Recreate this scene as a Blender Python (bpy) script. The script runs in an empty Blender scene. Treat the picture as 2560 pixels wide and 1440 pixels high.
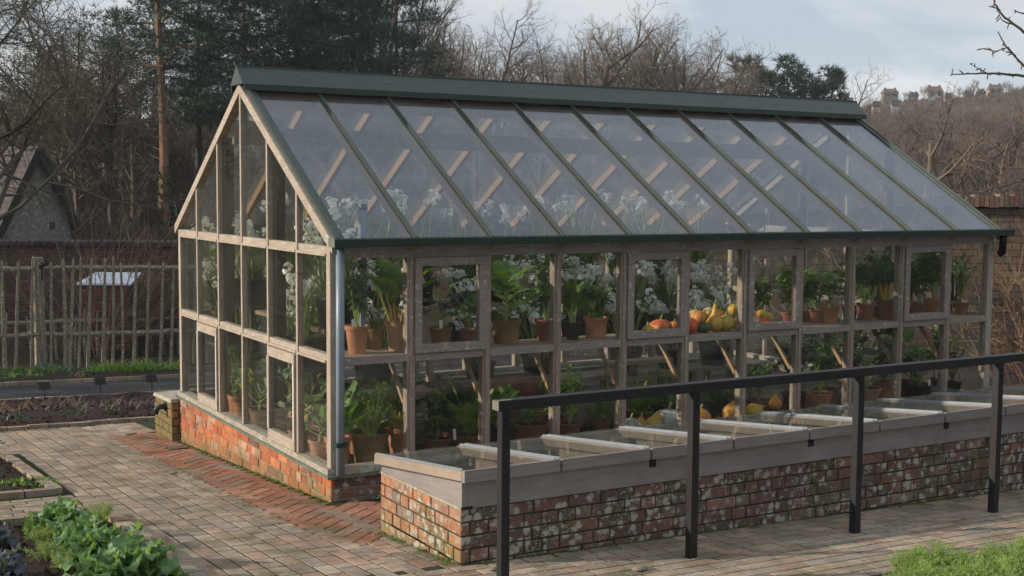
import bpy, math, random
from mathutils import Vector, Matrix, Quaternion
rnd = random.Random(7)
scene = bpy.context.scene
COL = scene.collection
pi = math.pi
sin, cos, rad = math.sin, math.cos, math.radians

# ---------------------------------------------------------------- camera model
CR = Vector((0.8643, -0.5029, 0.0075)); CU = Vector((0.0333, 0.0722, 0.9968)); CF = Vector((0.5018, 0.8614, -0.0791))
CP = Vector((-3.1788, -7.9119, 1.9739)); FP = 3117.7
def ray(px, py): return CF + CR * ((px - 1280) / FP) + CU * ((720 - py) / FP)
def onY(px, py, y): d = ray(px, py); return CP + d * ((y - CP.y) / d.y)
def onX(px, py, x): d = ray(px, py); return CP + d * ((x - CP.x) / d.x)
def atD(px, py, dep): return CP + ray(px, py) * dep
def gz(x, y): return -.2 - .024 * x - .067 * y          # the garden slopes gently away
def onG(px, py):
    d = ray(px, py); t = (gz(CP.x, CP.y) - CP.z) / (d.z + .024 * d.x + .067 * d.y); return CP + d * t

def smooth(a, b, x):
    t = min(1, max(0, (x - a) / (b - a))); return t * t * (3 - 2 * t)
def lerp(a, b, t): return a + (b - a) * t
def tab(x, xs, ys):
    if x <= xs[0]: return ys[0]
    for i in range(1, len(xs)):
        if x <= xs[i]: return lerp(ys[i-1], ys[i], (x - xs[i-1]) / (xs[i] - xs[i-1]))
    return ys[-1]
def hsh(x, y):
    v = sin(x * 12.9898 + y * 78.233) * 43758.5453; return v - math.floor(v)
def vnoise(x, y):
    i, j = math.floor(x), math.floor(y); u, v = x - i, y - j
    u = u*u*(3-2*u); v = v*v*(3-2*v)
    return lerp(lerp(hsh(i, j), hsh(i+1, j), u), lerp(hsh(i, j+1), hsh(i+1, j+1), u), v)

def terrain(x, y):
    """height of the ground: the sloping garden, a flat strip behind it, then wooded hillsides"""
    dx, dy = x - CP.x, y - CP.y
    R = math.hypot(dx, dy)
    p = max(gz(x, y), -1.45) if y < 30 else max(gz(x, 30), -1.45)
    p = min(p, .4)
    if R < 30: return p
    th = math.atan2(dx, dy)
    px = 1280 + FP * math.tan(max(-1.2, min(1.2, th - .5275)))
    top = tab(px, [-3000, 0, 250, 600, 900, 1400, 2050, 2200, 2400, 2560, 3200, 6000], [300, 290, 300, 330, 345, 340, 310, 262, 251, 240, 215, 280])
    Re = tab(px, [-1000, 200, 700, 1500, 2000, 2200, 4000], [75, 75, 110, 170, 260, 285, 290])
    Rs = tab(px, [-1000, 700, 2000, 4000], [34, 40, 60, 60])
    h = 1.97 + min(R, Re) * (472 - top) / FP
    s = smooth(Rs, Re, R) ** .9
    z = lerp(p, h, s)
    if R > Re: z = h - (R - Re) * .02
    return z + (vnoise(x * .05, y * .05) - .5) * 3 * smooth(60, 160, R) * (0.12 if R > 200 else 1)

# ---------------------------------------------------------------- mesh helpers
class MB:
    def __init__(s): s.v = []; s.f = []; s.c = []
    def add(s, vs, fs, col=None):
        b = len(s.v); s.v += [tuple(v) for v in vs]; s.f += [tuple(i + b for i in f) for f in fs]
        s.c += [col if col else (1, 1, 1)] * len(vs); return s
    def box(s, a, b, col=None):
        (x0, y0, z0), (x1, y1, z1) = a, b
        return s.add([(x0,y0,z0),(x1,y0,z0),(x1,y1,z0),(x0,y1,z0),(x0,y0,z1),(x1,y0,z1),(x1,y1,z1),(x0,y1,z1)],
                     [(0,3,2,1),(4,5,6,7),(0,1,5,4),(1,2,6,5),(2,3,7,6),(3,0,4,7)], col)
    def hexa(s, p, col=None):
        return s.add(p, [(0,3,2,1),(4,5,6,7),(0,1,5,4),(1,2,6,5),(2,3,7,6),(3,0,4,7)], col)
    def bar(s, p, q, w, h, up=(0, 0, 1), col=None):
        """box of width w, height h along p-q"""
        p, q = Vector(p), Vector(q); d = (q - p).normalized(); u = Vector(up); u = (u - d * u.dot(d))
        if u.length < 1e-4: u = Vector((1, 0, 0)); u = u - d * u.dot(d)
        u.normalize(); r = d.cross(u)
        o = [p - r*w/2 - u*h/2, p + r*w/2 - u*h/2, p + r*w/2 + u*h/2, p - r*w/2 + u*h/2]
        return s.add(o + [x + (q - p) for x in o], [(0,1,2,3),(7,6,5,4),(0,4,5,1),(1,5,6,2),(2,6,7,3),(3,7,4,0)], col)
    def tube(s, pts, rr, n=6, col=None, cap=True):
        pts = [Vector(p) for p in pts]; vs = []; fs = []; ref = None
        for i, p in enumerate(pts):
            d = (pts[min(i+1, len(pts)-1)] - pts[max(i-1, 0)])
            d = d.normalized() if d.length > 1e-9 else Vector((0, 0, 1))
            if ref is None: ref = Vector((1, 0, 0)) if abs(d.x) < .8 else Vector((0, 1, 0))
            a = (ref - d * ref.dot(d)).normalized(); b = d.cross(a); ref = a
            r = rr[i] if isinstance(rr, (list, tuple)) else rr
            vs += [p + (a * cos(2*pi*k/n) + b * sin(2*pi*k/n)) * r for k in range(n)]
        for i in range(len(pts) - 1):
            for k in range(n):
                k2 = (k + 1) % n; fs.append((i*n+k, i*n+k2, (i+1)*n+k2, (i+1)*n+k))
        if cap: fs.append(tuple(reversed(range(n)))); fs.append(tuple((len(pts)-1)*n + k for k in range(n)))
        return s.add(vs, fs, col)
    def lathe(s, prof, n=20, c=(0, 0, 0), col=None, wob=None):
        vs = []; fs = []
        for (r, z) in prof:
            for k in range(n):
                a = 2*pi*k/n; q = r * (wob(a, z) if wob else 1); vs.append((c[0]+q*cos(a), c[1]+q*sin(a), c[2]+z))
        for i in range(len(prof)-1):
            for k in range(n):
                k2 = (k+1) % n; fs.append((i*n+k, i*n+k2, (i+1)*n+k2, (i+1)*n+k))
        return s.add(vs, fs, col)
    def disc(s, c, r, n=20, col=None):
        return s.add([(c[0]+r*cos(2*pi*k/n), c[1]+r*sin(2*pi*k/n), c[2]) for k in range(n)], [tuple(range(n))], col)
    def leaf(s, p, az, el, L, w, droop=1., n=5, fold=.25, shape='ov', wave=0., twist=0., col=None, wf=3.):
        p = Vector(p); pts = []; vs = []; fs = []
        sd = Vector((-sin(az), cos(az), 0))
        for i in range(n + 1):
            t = i / n; e = el - droop * t; d = Vector((cos(e)*cos(az), cos(e)*sin(az), sin(e)))
            if i: p = p + d * (L / n)
            if shape == 'ov': wd = sin(pi * min(1, .06 + t * .94) ** .8) ** .8
            elif shape == 'lin': wd = (1 - t ** 3) * .95 + .05
            elif shape == 'paddle': wd = .18 + .82 * smooth(.25, .6, t) * (1 - max(0, t - .7) / .3 * .65)
            else: wd = (1 - t) * .95 + .05
            up = sd.cross(d) * -1
            if up.z < 0 and e < pi/2: up = -up
            tw = twist * t; s2 = sd * cos(tw) + up * sin(tw)
            wv = sin(t * wf * 2 * pi + az * 3) * wave * w; wv2 = cos(t * wf * 2 * pi + az * 5) * wave * w
            vs += [p + s2*w/2*wd + up*(fold*w/2*wd + wv*wd), p, p - s2*w/2*wd + up*(fold*w/2*wd + wv2*wd)]
        for i in range(n):
            a = i*3; fs += [(a, a+1, a+4, a+3), (a+1, a+2, a+5, a+4)]
        s.add(vs, fs, col); return p
    def build(s, name, mat, parent=None, smooth=False):
        me = bpy.data.meshes.new(name)
        o0 = Vector((0, 0, 0)); q = parent
        while q is not None: o0 = o0 + q.location; q = q.parent
        me.from_pydata([(x - o0.x, y - o0.y, z - o0.z) for x, y, z in s.v], [], s.f)
        if any(c != (1, 1, 1) for c in s.c):
            ca = me.color_attributes.new('Col', 'FLOAT_COLOR', 'POINT')
            fl = []
            for c in s.c: fl += [c[0], c[1], c[2], 1]
            ca.data.foreach_set('color', fl)
        me.materials.append(mat)
        if smooth: me.polygons.foreach_set('use_smooth', [True] * len(me.polygons))
        me.update()
        o = bpy.data.objects.new(name, me); COL.objects.link(o)
        if parent is not None: o.parent = parent
        return o
def tag(o, label=None, cat=None, group=None, kind=None):
    for k, v in (('label', label), ('category', cat), ('group', group), ('kind', kind)):
        if v: o[k] = v
    return o
def thing(name, loc, label, cat, group=None):
    o = bpy.data.objects.new(name, None); COL.objects.link(o); o.location = loc; o.empty_display_size = .1
    return tag(o, label, cat, group)
KIDS = {}
def copy_tree(o, parent=None):
    c = o.copy(); COL.objects.link(c); c.parent = parent
    for ch in list(o.children): copy_tree(ch, c)
    return c
def dup(o, loc, rz=0, sc=1, label=None, group=None):
    c = copy_tree(o); c.location = loc; c.rotation_euler = (0, 0, rz); c.scale = (sc, sc, sc) if not isinstance(sc, tuple) else sc
    return tag(c, label, None, group)

# ---------------------------------------------------------------- materials
def mat_new(name):
    m = bpy.data.materials.new(name); m.use_nodes = True; nt = m.node_tree; nt.nodes.clear()
    out = nt.nodes.new('ShaderNodeOutputMaterial'); return m, nt, out
def N(nt, t, **kw):
    n = nt.nodes.new(t)
    for k, v in kw.items():
        if k in n.inputs: n.inputs[k].default_value = v
        else: setattr(n, k, v)
    return n
def mixc(nt, fac, a, b, mode='MIX'):
    n = nt.nodes.new('ShaderNodeMix'); n.data_type = 'RGBA'; n.blend_type = mode
    for sock, val in ((n.inputs[0], fac), (n.inputs[6], a), (n.inputs[7], b)):
        if isinstance(val, bpy.types.NodeSocket): nt.links.new(val, sock)
        elif isinstance(val, (int, float)): sock.default_value = val
        else: sock.default_value = (*val, 1)
    return n.outputs[2]
def ramp(nt, src, stops):
    n = nt.nodes.new('ShaderNodeValToRGB'); e = n.color_ramp.elements
    while len(e) < len(stops): e.new(.5)
    for el, (p, c) in zip(e, stops): el.position = p; el.color = (*c, 1) if isinstance(c, tuple) else (c, c, c, 1)
    nt.links.new(src, n.inputs[0]); return n.outputs[0]
def coords(nt, scale=(1, 1, 1), kind='Object'):
    t = nt.nodes.new('ShaderNodeTexCoord'); m = nt.nodes.new('ShaderNodeMapping'); m.inputs['Scale'].default_value = scale
    nt.links.new(t.outputs[kind], m.inputs[0]); return m.outputs[0]
def noise(nt, vec, scale, detail=4, rough=.6):
    n = N(nt, 'ShaderNodeTexNoise', Scale=scale, Detail=detail, Roughness=rough); nt.links.new(vec, n.inputs['Vector']); return n.outputs[0]
def principled(nt, out, col, rough=.8, bump=None, bs=.3, bd=.01, spec=.3, metal=0):
    b = N(nt, 'ShaderNodeBsdfPrincipled'); b.inputs['Roughness'].default_value = rough; b.inputs['Specular IOR Level'].default_value = spec; b.inputs['Metallic'].default_value = metal
    if isinstance(col, bpy.types.NodeSocket): nt.links.new(col, b.inputs['Base Color'])
    else: b.inputs['Base Color'].default_value = (*col, 1)
    if bump is not None:
        u = N(nt, 'ShaderNodeBump', Strength=bs, Distance=bd); nt.links.new(bump, u.inputs['Height']); nt.links.new(u.outputs[0], b.inputs['Normal'])
    nt.links.new(b.outputs[0], out.inputs[0]); return b
def m_simple(name, c, rough=.7, var=.25, sc=8, spec=.3, metal=0, bs=.2):
    m, nt, out = mat_new(name); v = coords(nt); n = noise(nt, v, sc)
    d = tuple(x * (1 - var) for x in c); l = tuple(min(1, x * (1 + var)) for x in c)
    principled(nt, out, ramp(nt, n, [(.3, d), (.7, l)]), rough, n, bs, .004, spec, metal); return m
def m_wood(name, c, grain=(14, 14, 1.5), var=.4, lichen=.0, rough=.8):
    m, nt, out = mat_new(name); v = coords(nt, grain); n = noise(nt, v, 4, 5, .65)
    n2 = noise(nt, coords(nt), 3, 3)
    col = ramp(nt, n, [(.25, tuple(x*(1-var) for x in c)), (.55, c), (.8, tuple(min(1, x*(1+var*.6)) for x in c))])
    col = mixc(nt, ramp(nt, n2, [(.35, 0.), (.7, .45)]), col, tuple(x * .55 for x in c))
    if lichen:
        l = noise(nt, coords(nt), 26, 3); col = mixc(nt, ramp(nt, l, [(.62 - lichen*.1, 0.), (.68 - lichen*.1, 1.)]), col, (.42, .43, .36))
    principled(nt, out, col, rough, n, .35, .003); return m
def m_brick(name, lichen=.5, moss=.3, grit=.5, foot=0, soil=0):
    """tinted by the colour of each brick, with lichen spots and moss stains"""
    m, nt, out = mat_new(name); a = N(nt, 'ShaderNodeVertexColor'); a.layer_name = 'Col'
    v = coords(nt); n = noise(nt, v, 40, 4, .7); n2 = noise(nt, v, 9, 4)
    col = mixc(nt, grit, a.outputs[0], ramp(nt, n, [(.3, .45), (.7, 1.5)]), 'MULTIPLY')
    col = mixc(nt, ramp(nt, n2, [(.4, 0.), (.75, .5)]), col, (.09, .055, .045))
    if moss: col = mixc(nt, ramp(nt, noise(nt, v, 3.2, 5), [(.55 - moss*.2, 0.), (.75 - moss*.1, .75)]), col, (.07, .075, .025))
    if soil: col = mixc(nt, ramp(nt, noise(nt, v, 1.1, 6, .7), [(.42, 0.), (.68, .55)]), col, (.17, .14, .105))
    if foot:
        gp_ = N(nt, 'ShaderNodeNewGeometry'); dt = N(nt, 'ShaderNodeVectorMath'); dt.operation = 'DOT_PRODUCT'; nt.links.new(gp_.outputs['Position'], dt.inputs[0]); dt.inputs[1].default_value = (.024, .067, 1)
        ad = N(nt, 'ShaderNodeMath'); ad.operation = 'MULTIPLY_ADD'; nt.links.new(noise(nt, v, 5, 5, .7), ad.inputs[0]); ad.inputs[1].default_value = -.42; nt.links.new(dt.outputs['Value'], ad.inputs[2])
        col = mixc(nt, ramp(nt, ad.outputs[0], [(0, .8), (1, 0.)]), col, (.17, .135, .05)); rp = col.node.inputs[0].links[0].from_node; rp.color_ramp.elements[0].position = 0; rp.color_ramp.elements[1].position = 1
        mr = N(nt, 'ShaderNodeMapRange'); mr.inputs['From Min'].default_value = -.42; mr.inputs['From Max'].default_value = -.42 + .2*foot; nt.links.new(ad.outputs[0], mr.inputs['Value']); nt.links.new(mr.outputs[0], rp.inputs[0])
    if lichen:
        vo = N(nt, 'ShaderNodeTexVoronoi', Scale=17.); vo.feature = 'F1'; vv = N(nt, 'ShaderNodeVectorMath'); vv.operation = 'ADD'
        nn = N(nt, 'ShaderNodeTexNoise', Scale=30., Detail=3.); nt.links.new(v, nn.inputs[0])
        sc = N(nt, 'ShaderNodeVectorMath'); sc.operation = 'SCALE'; sc.inputs['Scale'].default_value = .05; nt.links.new(nn.outputs[1], sc.inputs[0])
        nt.links.new(v, vv.inputs[0]); nt.links.new(sc.outputs[0], vv.inputs[1]); nt.links.new(vv.outputs[0], vo.inputs['Vector'])
        spot = ramp(nt, vo.outputs['Distance'], [(.30, 1.), (.46, 0.)])
        area = ramp(nt, noise(nt, v, 2.6, 6, .72), [(.62 - lichen * .23, 0.), (.70 - lichen * .20, 1.)])
        col = mixc(nt, mixc(nt, 1, spot, area, 'MULTIPLY'), col, (.36, .35, .29))
        vo2 = N(nt, 'ShaderNodeTexVoronoi', Scale=70.); nt.links.new(vv.outputs[0], vo2.inputs['Vector'])
        sp2 = mixc(nt, 1, ramp(nt, vo2.outputs['Distance'], [(.2, 1.), (.34, 0.)]), ramp(nt, noise(nt, v, 3.4, 5, .7), [(.58 - lichen*.1, 0.), (.68 - lichen*.1, 1.)]), 'MULTIPLY')
        col = mixc(nt, sp2, col, (.42, .41, .36))
    principled(nt, out, col, .9, n, .6, .006, .15); return m
def m_leaf(name, c, var=.35, sc=14, trans=.35, rough=.5, tint=None, spec=.4, tc=(1.25, 1.3, .6)):
    m, nt, out = mat_new(name); v = coords(nt); n = noise(nt, v, sc, 3)
    col = ramp(nt, n, [(.3, tuple(x*(1-var) for x in c)), (.7, tuple(min(1, x*(1+var)) for x in c))])
    a = N(nt, 'ShaderNodeVertexColor'); a.layer_name = 'Col'
    if tint: col = mixc(nt, 1, col, a.outputs[0], 'MULTIPLY')
    b = N(nt, 'ShaderNodeBsdfPrincipled', Roughness=rough); b.inputs['Specular IOR Level'].default_value = spec
    nt.links.new(col, b.inputs['Base Color']); t = N(nt, 'ShaderNodeBsdfTranslucent')
    nt.links.new(mixc(nt, 1, col, tc, 'MULTIPLY'), t.inputs[0])
    mx = N(nt, 'ShaderNodeMixShader', Fac=trans); nt.links.new(b.outputs[0], mx.inputs[1]); nt.links.new(t.outputs[0], mx.inputs[2]); nt.links.new(mx.outputs[0], out.inputs[0]); return m
def m_glass(name, dirt=.04, dirtcol=(.6, .62, .6), tint=(.93, .95, .94), gloss=1., rough=.015, streak=0.):
    """thin pane: clear, with a Schlick reflection and a film of dirt"""
    m, nt, out = mat_new(name); g = N(nt, 'ShaderNodeNewGeometry')
    d = N(nt, 'ShaderNodeVectorMath'); d.operation = 'DOT_PRODUCT'; nt.links.new(g.outputs['Normal'], d.inputs[0]); nt.links.new(g.outputs['Incoming'], d.inputs[1])
    ab = N(nt, 'ShaderNodeMath'); ab.operation = 'ABSOLUTE'; nt.links.new(d.outputs['Value'], ab.inputs[0])
    om = N(nt, 'ShaderNodeMath'); om.operation = 'SUBTRACT'; om.inputs[0].default_value = 1; nt.links.new(ab.outputs[0], om.inputs[1])
    pw = N(nt, 'ShaderNodeMath'); pw.operation = 'POWER'; nt.links.new(om.outputs[0], pw.inputs[0]); pw.inputs[1].default_value = 5
    ma = N(nt, 'ShaderNodeMath'); ma.operation = 'MULTIPLY_ADD'; ma.use_clamp = True; nt.links.new(pw.outputs[0], ma.inputs[0]); ma.inputs[1].default_value = .96 * gloss; ma.inputs[2].default_value = .04 * gloss
    tr = N(nt, 'ShaderNodeBsdfTransparent'); tr.inputs[0].default_value = (*tint, 1)
    gl = N(nt, 'ShaderNodeBsdfGlossy'); gl.inputs['Roughness'].default_value = rough
    df = N(nt, 'ShaderNodeBsdfDiffuse'); df.inputs[0].default_value = (*dirtcol, 1)
    tl = N(nt, 'ShaderNodeBsdfTranslucent'); tl.inputs[0].default_value = (*dirtcol, 1)
    dm = N(nt, 'ShaderNodeMixShader', Fac=.5); nt.links.new(df.outputs[0], dm.inputs[1]); nt.links.new(tl.outputs[0], dm.inputs[2])
    v = coords(nt, (1, 1, 1)); n = noise(nt, v, 2.2, 5, .65)
    if streak:
        n3 = noise(nt, coords(nt, (11, .55, .55)), 3, 5, .7); mm = N(nt, 'ShaderNodeMath'); mm.operation = 'MULTIPLY_ADD'; nt.links.new(n3, mm.inputs[0]); mm.inputs[1].default_value = streak; ms = N(nt, 'ShaderNodeMath'); ms.operation = 'MULTIPLY_ADD'; nt.links.new(n, ms.inputs[0]); ms.inputs[1].default_value = 1 - streak*.4; ms.inputs[2].default_value = -streak*.3; nt.links.new(ms.outputs[0], mm.inputs[2]); n = mm.outputs[0]
    f = ramp(nt, n, [(.3, dirt * .35), (.75, dirt * 1.7)])
    a = N(nt, 'ShaderNodeMixShader'); nt.links.new(f, a.inputs[0]); nt.links.new(tr.outputs[0], a.inputs[1]); nt.links.new(dm.outputs[0], a.inputs[2])
    b = N(nt, 'ShaderNodeMixShader'); nt.links.new(ma.outputs[0], b.inputs[0]); nt.links.new(a.outputs[0], b.inputs[1]); nt.links.new(gl.outputs[0], b.inputs[2])
    nt.links.new(b.outputs[0], out.inputs[0]); return m
def m_soil(name, c, var=.6, sc=18, second=None):
    m, nt, out = mat_new(name); v = coords(nt); n = noise(nt, v, sc, 8, .75); n2 = noise(nt, v, 1.3, 4)
    col = ramp(nt, n, [(.3, tuple(x*(1-var) for x in c)), (.5, c), (.72, tuple(x*(1+var) for x in c))])
    if second: col = mixc(nt, ramp(nt, n2, [(.45, 0.), (.62, .8)]), col, second)
    principled(nt, out, col, .95, n, .8, .05, .1); return m

M = {}
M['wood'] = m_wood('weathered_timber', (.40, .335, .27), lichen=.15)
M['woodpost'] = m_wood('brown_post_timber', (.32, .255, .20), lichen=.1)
M['woodlong'] = m_wood('shade_darkened_timber', (.29, .245, .21), (1.5, 1.5, 16), lichen=.05)  # weathered grey-brown, with the long side's shade put into the darker colour
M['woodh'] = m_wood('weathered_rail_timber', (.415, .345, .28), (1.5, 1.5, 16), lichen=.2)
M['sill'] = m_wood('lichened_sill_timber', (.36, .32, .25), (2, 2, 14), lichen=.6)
M['woodin'] = m_wood('interior_timber', (.40, .25, .14), var=.25)
M['woodg'] = m_wood('grey_board_timber', (.27, .24, .225), (1.2, 1.2, 12), var=.25)
M['woodb'] = m_wood('pale_bench_timber', (.36, .27, .19), (1.5, 6, 10), var=.3)
M['pale'] = m_wood('split_paling_timber', (.25, .21, .155), (12, 12, 1.2), var=.5, lichen=.5)
M['post'] = m_wood('black_painted_timber', (.021, .0195, .021), var=.5, rough=.55)
M['postend'] = m_wood('pale_end_timber', (.22, .2, .17), var=.3)
M['green'] = m_simple('green_coated_metal', (.045, .064, .055), .42, .12, 5, .5)
M['greend'] = m_simple('dark_green_metal', (.018, .038, .027), .4, .15, 5, .5)
M['flash'] = m_simple('grey_green_flashing', (.12, .145, .11), .7, .3, 12)
M['pipe'] = m_simple('blue_grey_plastic', (.19, .24, .285), .4, .12, 6, .5)
M['alu'] = m_simple('dull_aluminium', (.30, .335, .37), .4, .12, 14, .5, .35)
M['white'] = m_simple('white_painted_edge', (.7, .69, .66), .6, .1)
M['dark'] = m_simple('black_iron', (.01, .01, .01), .6, .2)
M['tapg'] = m_simple('green_tap_plastic', (.02, .04, .035), .45, .2)
M['glass'] = m_glass('wall_glass', .032, (.42, .43, .36), (.975, .985, .975), streak=.4)
M['roofglass'] = m_glass('misted_roof_glass', .075, (.44, .47, .52), (.93, .95, .97), 1.55, .04, .55)
M['lidglass'] = m_glass('cold_frame_glass', .11, (.5, .52, .48), (.97, .98, .97), .6)
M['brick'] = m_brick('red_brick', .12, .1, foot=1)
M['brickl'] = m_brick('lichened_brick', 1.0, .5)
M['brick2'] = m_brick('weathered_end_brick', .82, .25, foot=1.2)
M['brick3'] = m_brick('mossy_pier_brick', .35, .9, foot=3)
M['woodl'] = m_wood('lid_timber', (.34, .27, .21), (1.5, 12, 12), var=.3)
M['rubble'] = m_brick('rubble_wall', .1, .15)
M['paver'] = m_brick('clay_paver', .0, .3, grit=.4, soil=1)
M['herr'] = m_brick('red_paver', .0, .3)
M['mortar'] = m_simple('lime_mortar', (.22, .19, .15), .95, .35, 20)
M['mortard'] = m_simple('mossy_mortar', (.045, .045, .025), .95, .5, 14)
M['joint'] = m_soil('mossy_joint', (.055, .055, .03), .6, 14, (.05, .07, .02))
M['soil'] = m_soil('bed_soil', (.05, .037, .03), .7, 20, (.045, .05, .025))
M['bark'] = m_soil('bark_mulch', (.05, .032, .032), .8, 26)
M['ground'] = m_soil('rough_ground', (.05, .045, .028), .7, 4, (.055, .04, .028))
M['hill'] = m_soil('wooded_hillside', (.06, .05, .035), .5, .12, (.08, .055, .045))
M['tarmac'] = m_soil('tarmac', (.06, .062, .065), .25, 40)
M['terra'] = m_simple('terracotta', (.44, .19, .105), .85, .35, 5, .2)
M['terrap'] = m_simple('pale_terracotta', (.42, .23, .15), .85, .18, 5, .2)
M['terram'] = m_simple('mossy_terracotta', (.21, .12, .055), .9, .5, 6, .2)
M['terrad'] = m_simple('dark_terracotta', (.22, .09, .06), .85, .3, 6, .2)
M['tub'] = m_simple('black_plastic', (.012, .012, .014), .5, .2)
M['compost'] = m_soil('compost', (.03, .02, .015), .6, 60)
M['label'] = m_simple('white_plastic', (.75, .76, .78), .5, .05)
M['leaf'] = m_leaf('mid_green_leaf', (.105, .205, .035))
M['leafl'] = m_leaf('light_green_leaf', (.17, .30, .055))
M['leafd'] = m_leaf('dark_green_leaf', (.055, .11, .042), trans=.25)
M['leafb'] = m_leaf('blue_green_leaf', (.12, .19, .11), sc=9)
M['leafy'] = m_leaf('yellow_green_leaf', (.20, .24, .04))
M['leafp'] = m_leaf('purple_leaf', (.045, .03, .045), trans=.15)
M['feather'] = m_leaf('feathery_leaf', (.30, .40, .12), trans=.4)
M['savoy'] = m_leaf('cabbage_leaf', (.16, .27, .10), sc=30, var=.4)
M['redcab'] = m_leaf('red_cabbage_leaf', (.09, .10, .13), sc=20)
M['narc'] = m_leaf('strap_leaf', (.10, .17, .035), sc=6)
M['petal'] = m_leaf('white_petal', (.88, .88, .84), var=.03, trans=.35, tc=(1, 1, .97))
M['stemy'] = m_simple('yellow_stalk', (.5, .38, .04), .5, .2)
M['stemr'] = m_simple('red_stalk', (.28, .03, .03), .5, .3)
M['stemg'] = m_simple('pale_green_stalk', (.28, .36, .1), .5, .2)
M['barkd'] = m_wood('dark_bark', (.10, .085, .068), (5, 5, 2), var=.5)
M['barkl'] = m_wood('pale_bark', (.17, .135, .10), (5, 5, 2), var=.4)
M['barkp'] = m_wood('pine_bark', (.25, .14, .085), (5, 5, 2), var=.5)
M['floor'] = m_simple('dark_gravel', (.04, .034, .027), .95, .5, 30)
M['brownp'] = m_wood('brown_stained_timber', (.115, .075, .06), var=.2)
M['twig'] = m_wood('twig_bark', (.185, .15, .125), (4, 4, 2), var=.3)
M['twigg'] = m_wood('mossy_twig_bark', (.125, .11, .07), (4, 4, 2), var=.3)
M['twigr'] = m_wood('russet_twig_bark', (.15, .105, .085), (4, 4, 2), var=.3)
M['cane'] = m_wood('pale_cane', (.24, .155, .10), (4, 4, 2), var=.3)
M['needle'] = m_leaf('pine_needles', (.034, .068, .046), var=.6, sc=1.2, trans=.15)
M['needley'] = m_leaf('olive_needles', (.06, .075, .025), var=.5, sc=1.2, trans=.15)
M['ivy'] = m_leaf('ivy_leaf', (.03, .055, .02), trans=.15)
M['slate'] = m_simple('lichened_roof_tile', (.08, .062, .062), .85, .5, 3)
M['stonew'] = m_simple('grey_rubble_stone', (.17, .165, .15), .95, .5, 9, bs=.8)
M['render'] = m_simple('white_render', (.46, .45, .43), .9, .12, .6)
M['renderp'] = m_simple('cream_render', (.40, .32, .27), .9, .12, .6)
M['roofr'] = m_simple('brown_roof_tile', (.16, .11, .09), .9, .3, 2)
M['pane'] = m_simple('dark_window', (.04, .045, .05), .15, .1, 2, .6)
M['lead'] = m_simple('white_felt_roof', (.62, .66, .74), .7, .1, 3)
def m_vc(name, rough=.45, spec=.45):
    m, nt, out = mat_new(name); a = N(nt, 'ShaderNodeVertexColor'); a.layer_name = 'Col'; n = noise(nt, coords(nt), 25, 4)
    principled(nt, out, mixc(nt, .5, a.outputs[0], ramp(nt, n, [(.3, .55), (.7, 1.35)]), 'MULTIPLY'), rough, n, .15, .003, spec); return m
M['squash'] = m_vc('squash_skin')

hm = bpy.data.materials.new('haze'); hm.use_nodes = True; nt = hm.node_tree; nt.nodes.clear(); ho = nt.nodes.new('ShaderNodeOutputMaterial'); hv = nt.nodes.new('ShaderNodeVolumePrincipled')
hv.inputs['Color'].default_value = (.86, .9, .95, 1); hv.inputs['Density'].default_value = .00055; hv.inputs['Anisotropy'].default_value = .2; nt.links.new(hv.outputs[0], ho.inputs['Volume']); M['haze'] = hm

# ---------------------------------------------------------------- camera, sky, sun
cd = bpy.data.cameras.new('camera'); cam = bpy.data.objects.new('camera', cd); COL.objects.link(cam)
cd.sensor_width = 36; cd.lens = FP / 2560 * 36; cd.clip_start = .05; cd.clip_end = 3000
cam.matrix_world = Matrix(((CR.x, CU.x, -CF.x, CP.x), (CR.y, CU.y, -CF.y, CP.y), (CR.z, CU.z, -CF.z, CP.z), (0, 0, 0, 1)))
scene.camera = cam
SUN_AZ, SUN_EL = rad(-66), rad(18.5)
TOSUN = Vector((sin(SUN_AZ) * cos(SUN_EL), cos(SUN_AZ) * cos(SUN_EL), sin(SUN_EL)))
sl = bpy.data.lights.new('sun', 'SUN'); so = bpy.data.objects.new('sun', sl); COL.objects.link(so)
sl.energy = 4.9; sl.angle = rad(.6); sl.color = (1, .88, .73); so.rotation_euler = TOSUN.to_track_quat('Z', 'Y').to_euler(); so.location = TOSUN * 60
w = bpy.data.worlds.new('World'); scene.world = w; w.use_nodes = True; nt = w.node_tree; nt.nodes.clear()
wo = nt.nodes.new('ShaderNodeOutputWorld'); bg = nt.nodes.new('ShaderNodeBackground'); bg.inputs[1].default_value = .1
sky = nt.nodes.new('ShaderNodeTexSky'); sky.sky_type = 'NISHITA'; sky.sun_disc = False; sky.sun_elevation = SUN_EL; sky.sun_rotation = SUN_AZ; sky.air_density = 1.; sky.dust_density = 1.5
tc = nt.nodes.new('ShaderNodeTexCoord'); sp = nt.nodes.new('ShaderNodeSeparateXYZ'); nt.links.new(tc.outputs['Generated'], sp.inputs[0])
zc = N(nt, 'ShaderNodeMath'); zc.operation = 'ADD'; zc.inputs[1].default_value = .22; nt.links.new(sp.outputs[2], zc.inputs[0])
zm = N(nt, 'ShaderNodeMath'); zm.operation = 'MAXIMUM'; zm.inputs[1].default_value = .1; nt.links.new(zc.outputs[0], zm.inputs[0])
cb = N(nt, 'ShaderNodeCombineXYZ')
for k in (0, 1):
    dv = N(nt, 'ShaderNodeMath'); dv.operation = 'DIVIDE'; nt.links.new(sp.outputs[k], dv.inputs[0]); nt.links.new(zm.outputs[0], dv.inputs[1]); nt.links.new(dv.outputs[0], cb.inputs[k])
mp = N(nt, 'ShaderNodeMapping'); mp.inputs['Location'].default_value = (3.1, 1.7, 0); nt.links.new(cb.outputs[0], mp.inputs[0])
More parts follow.
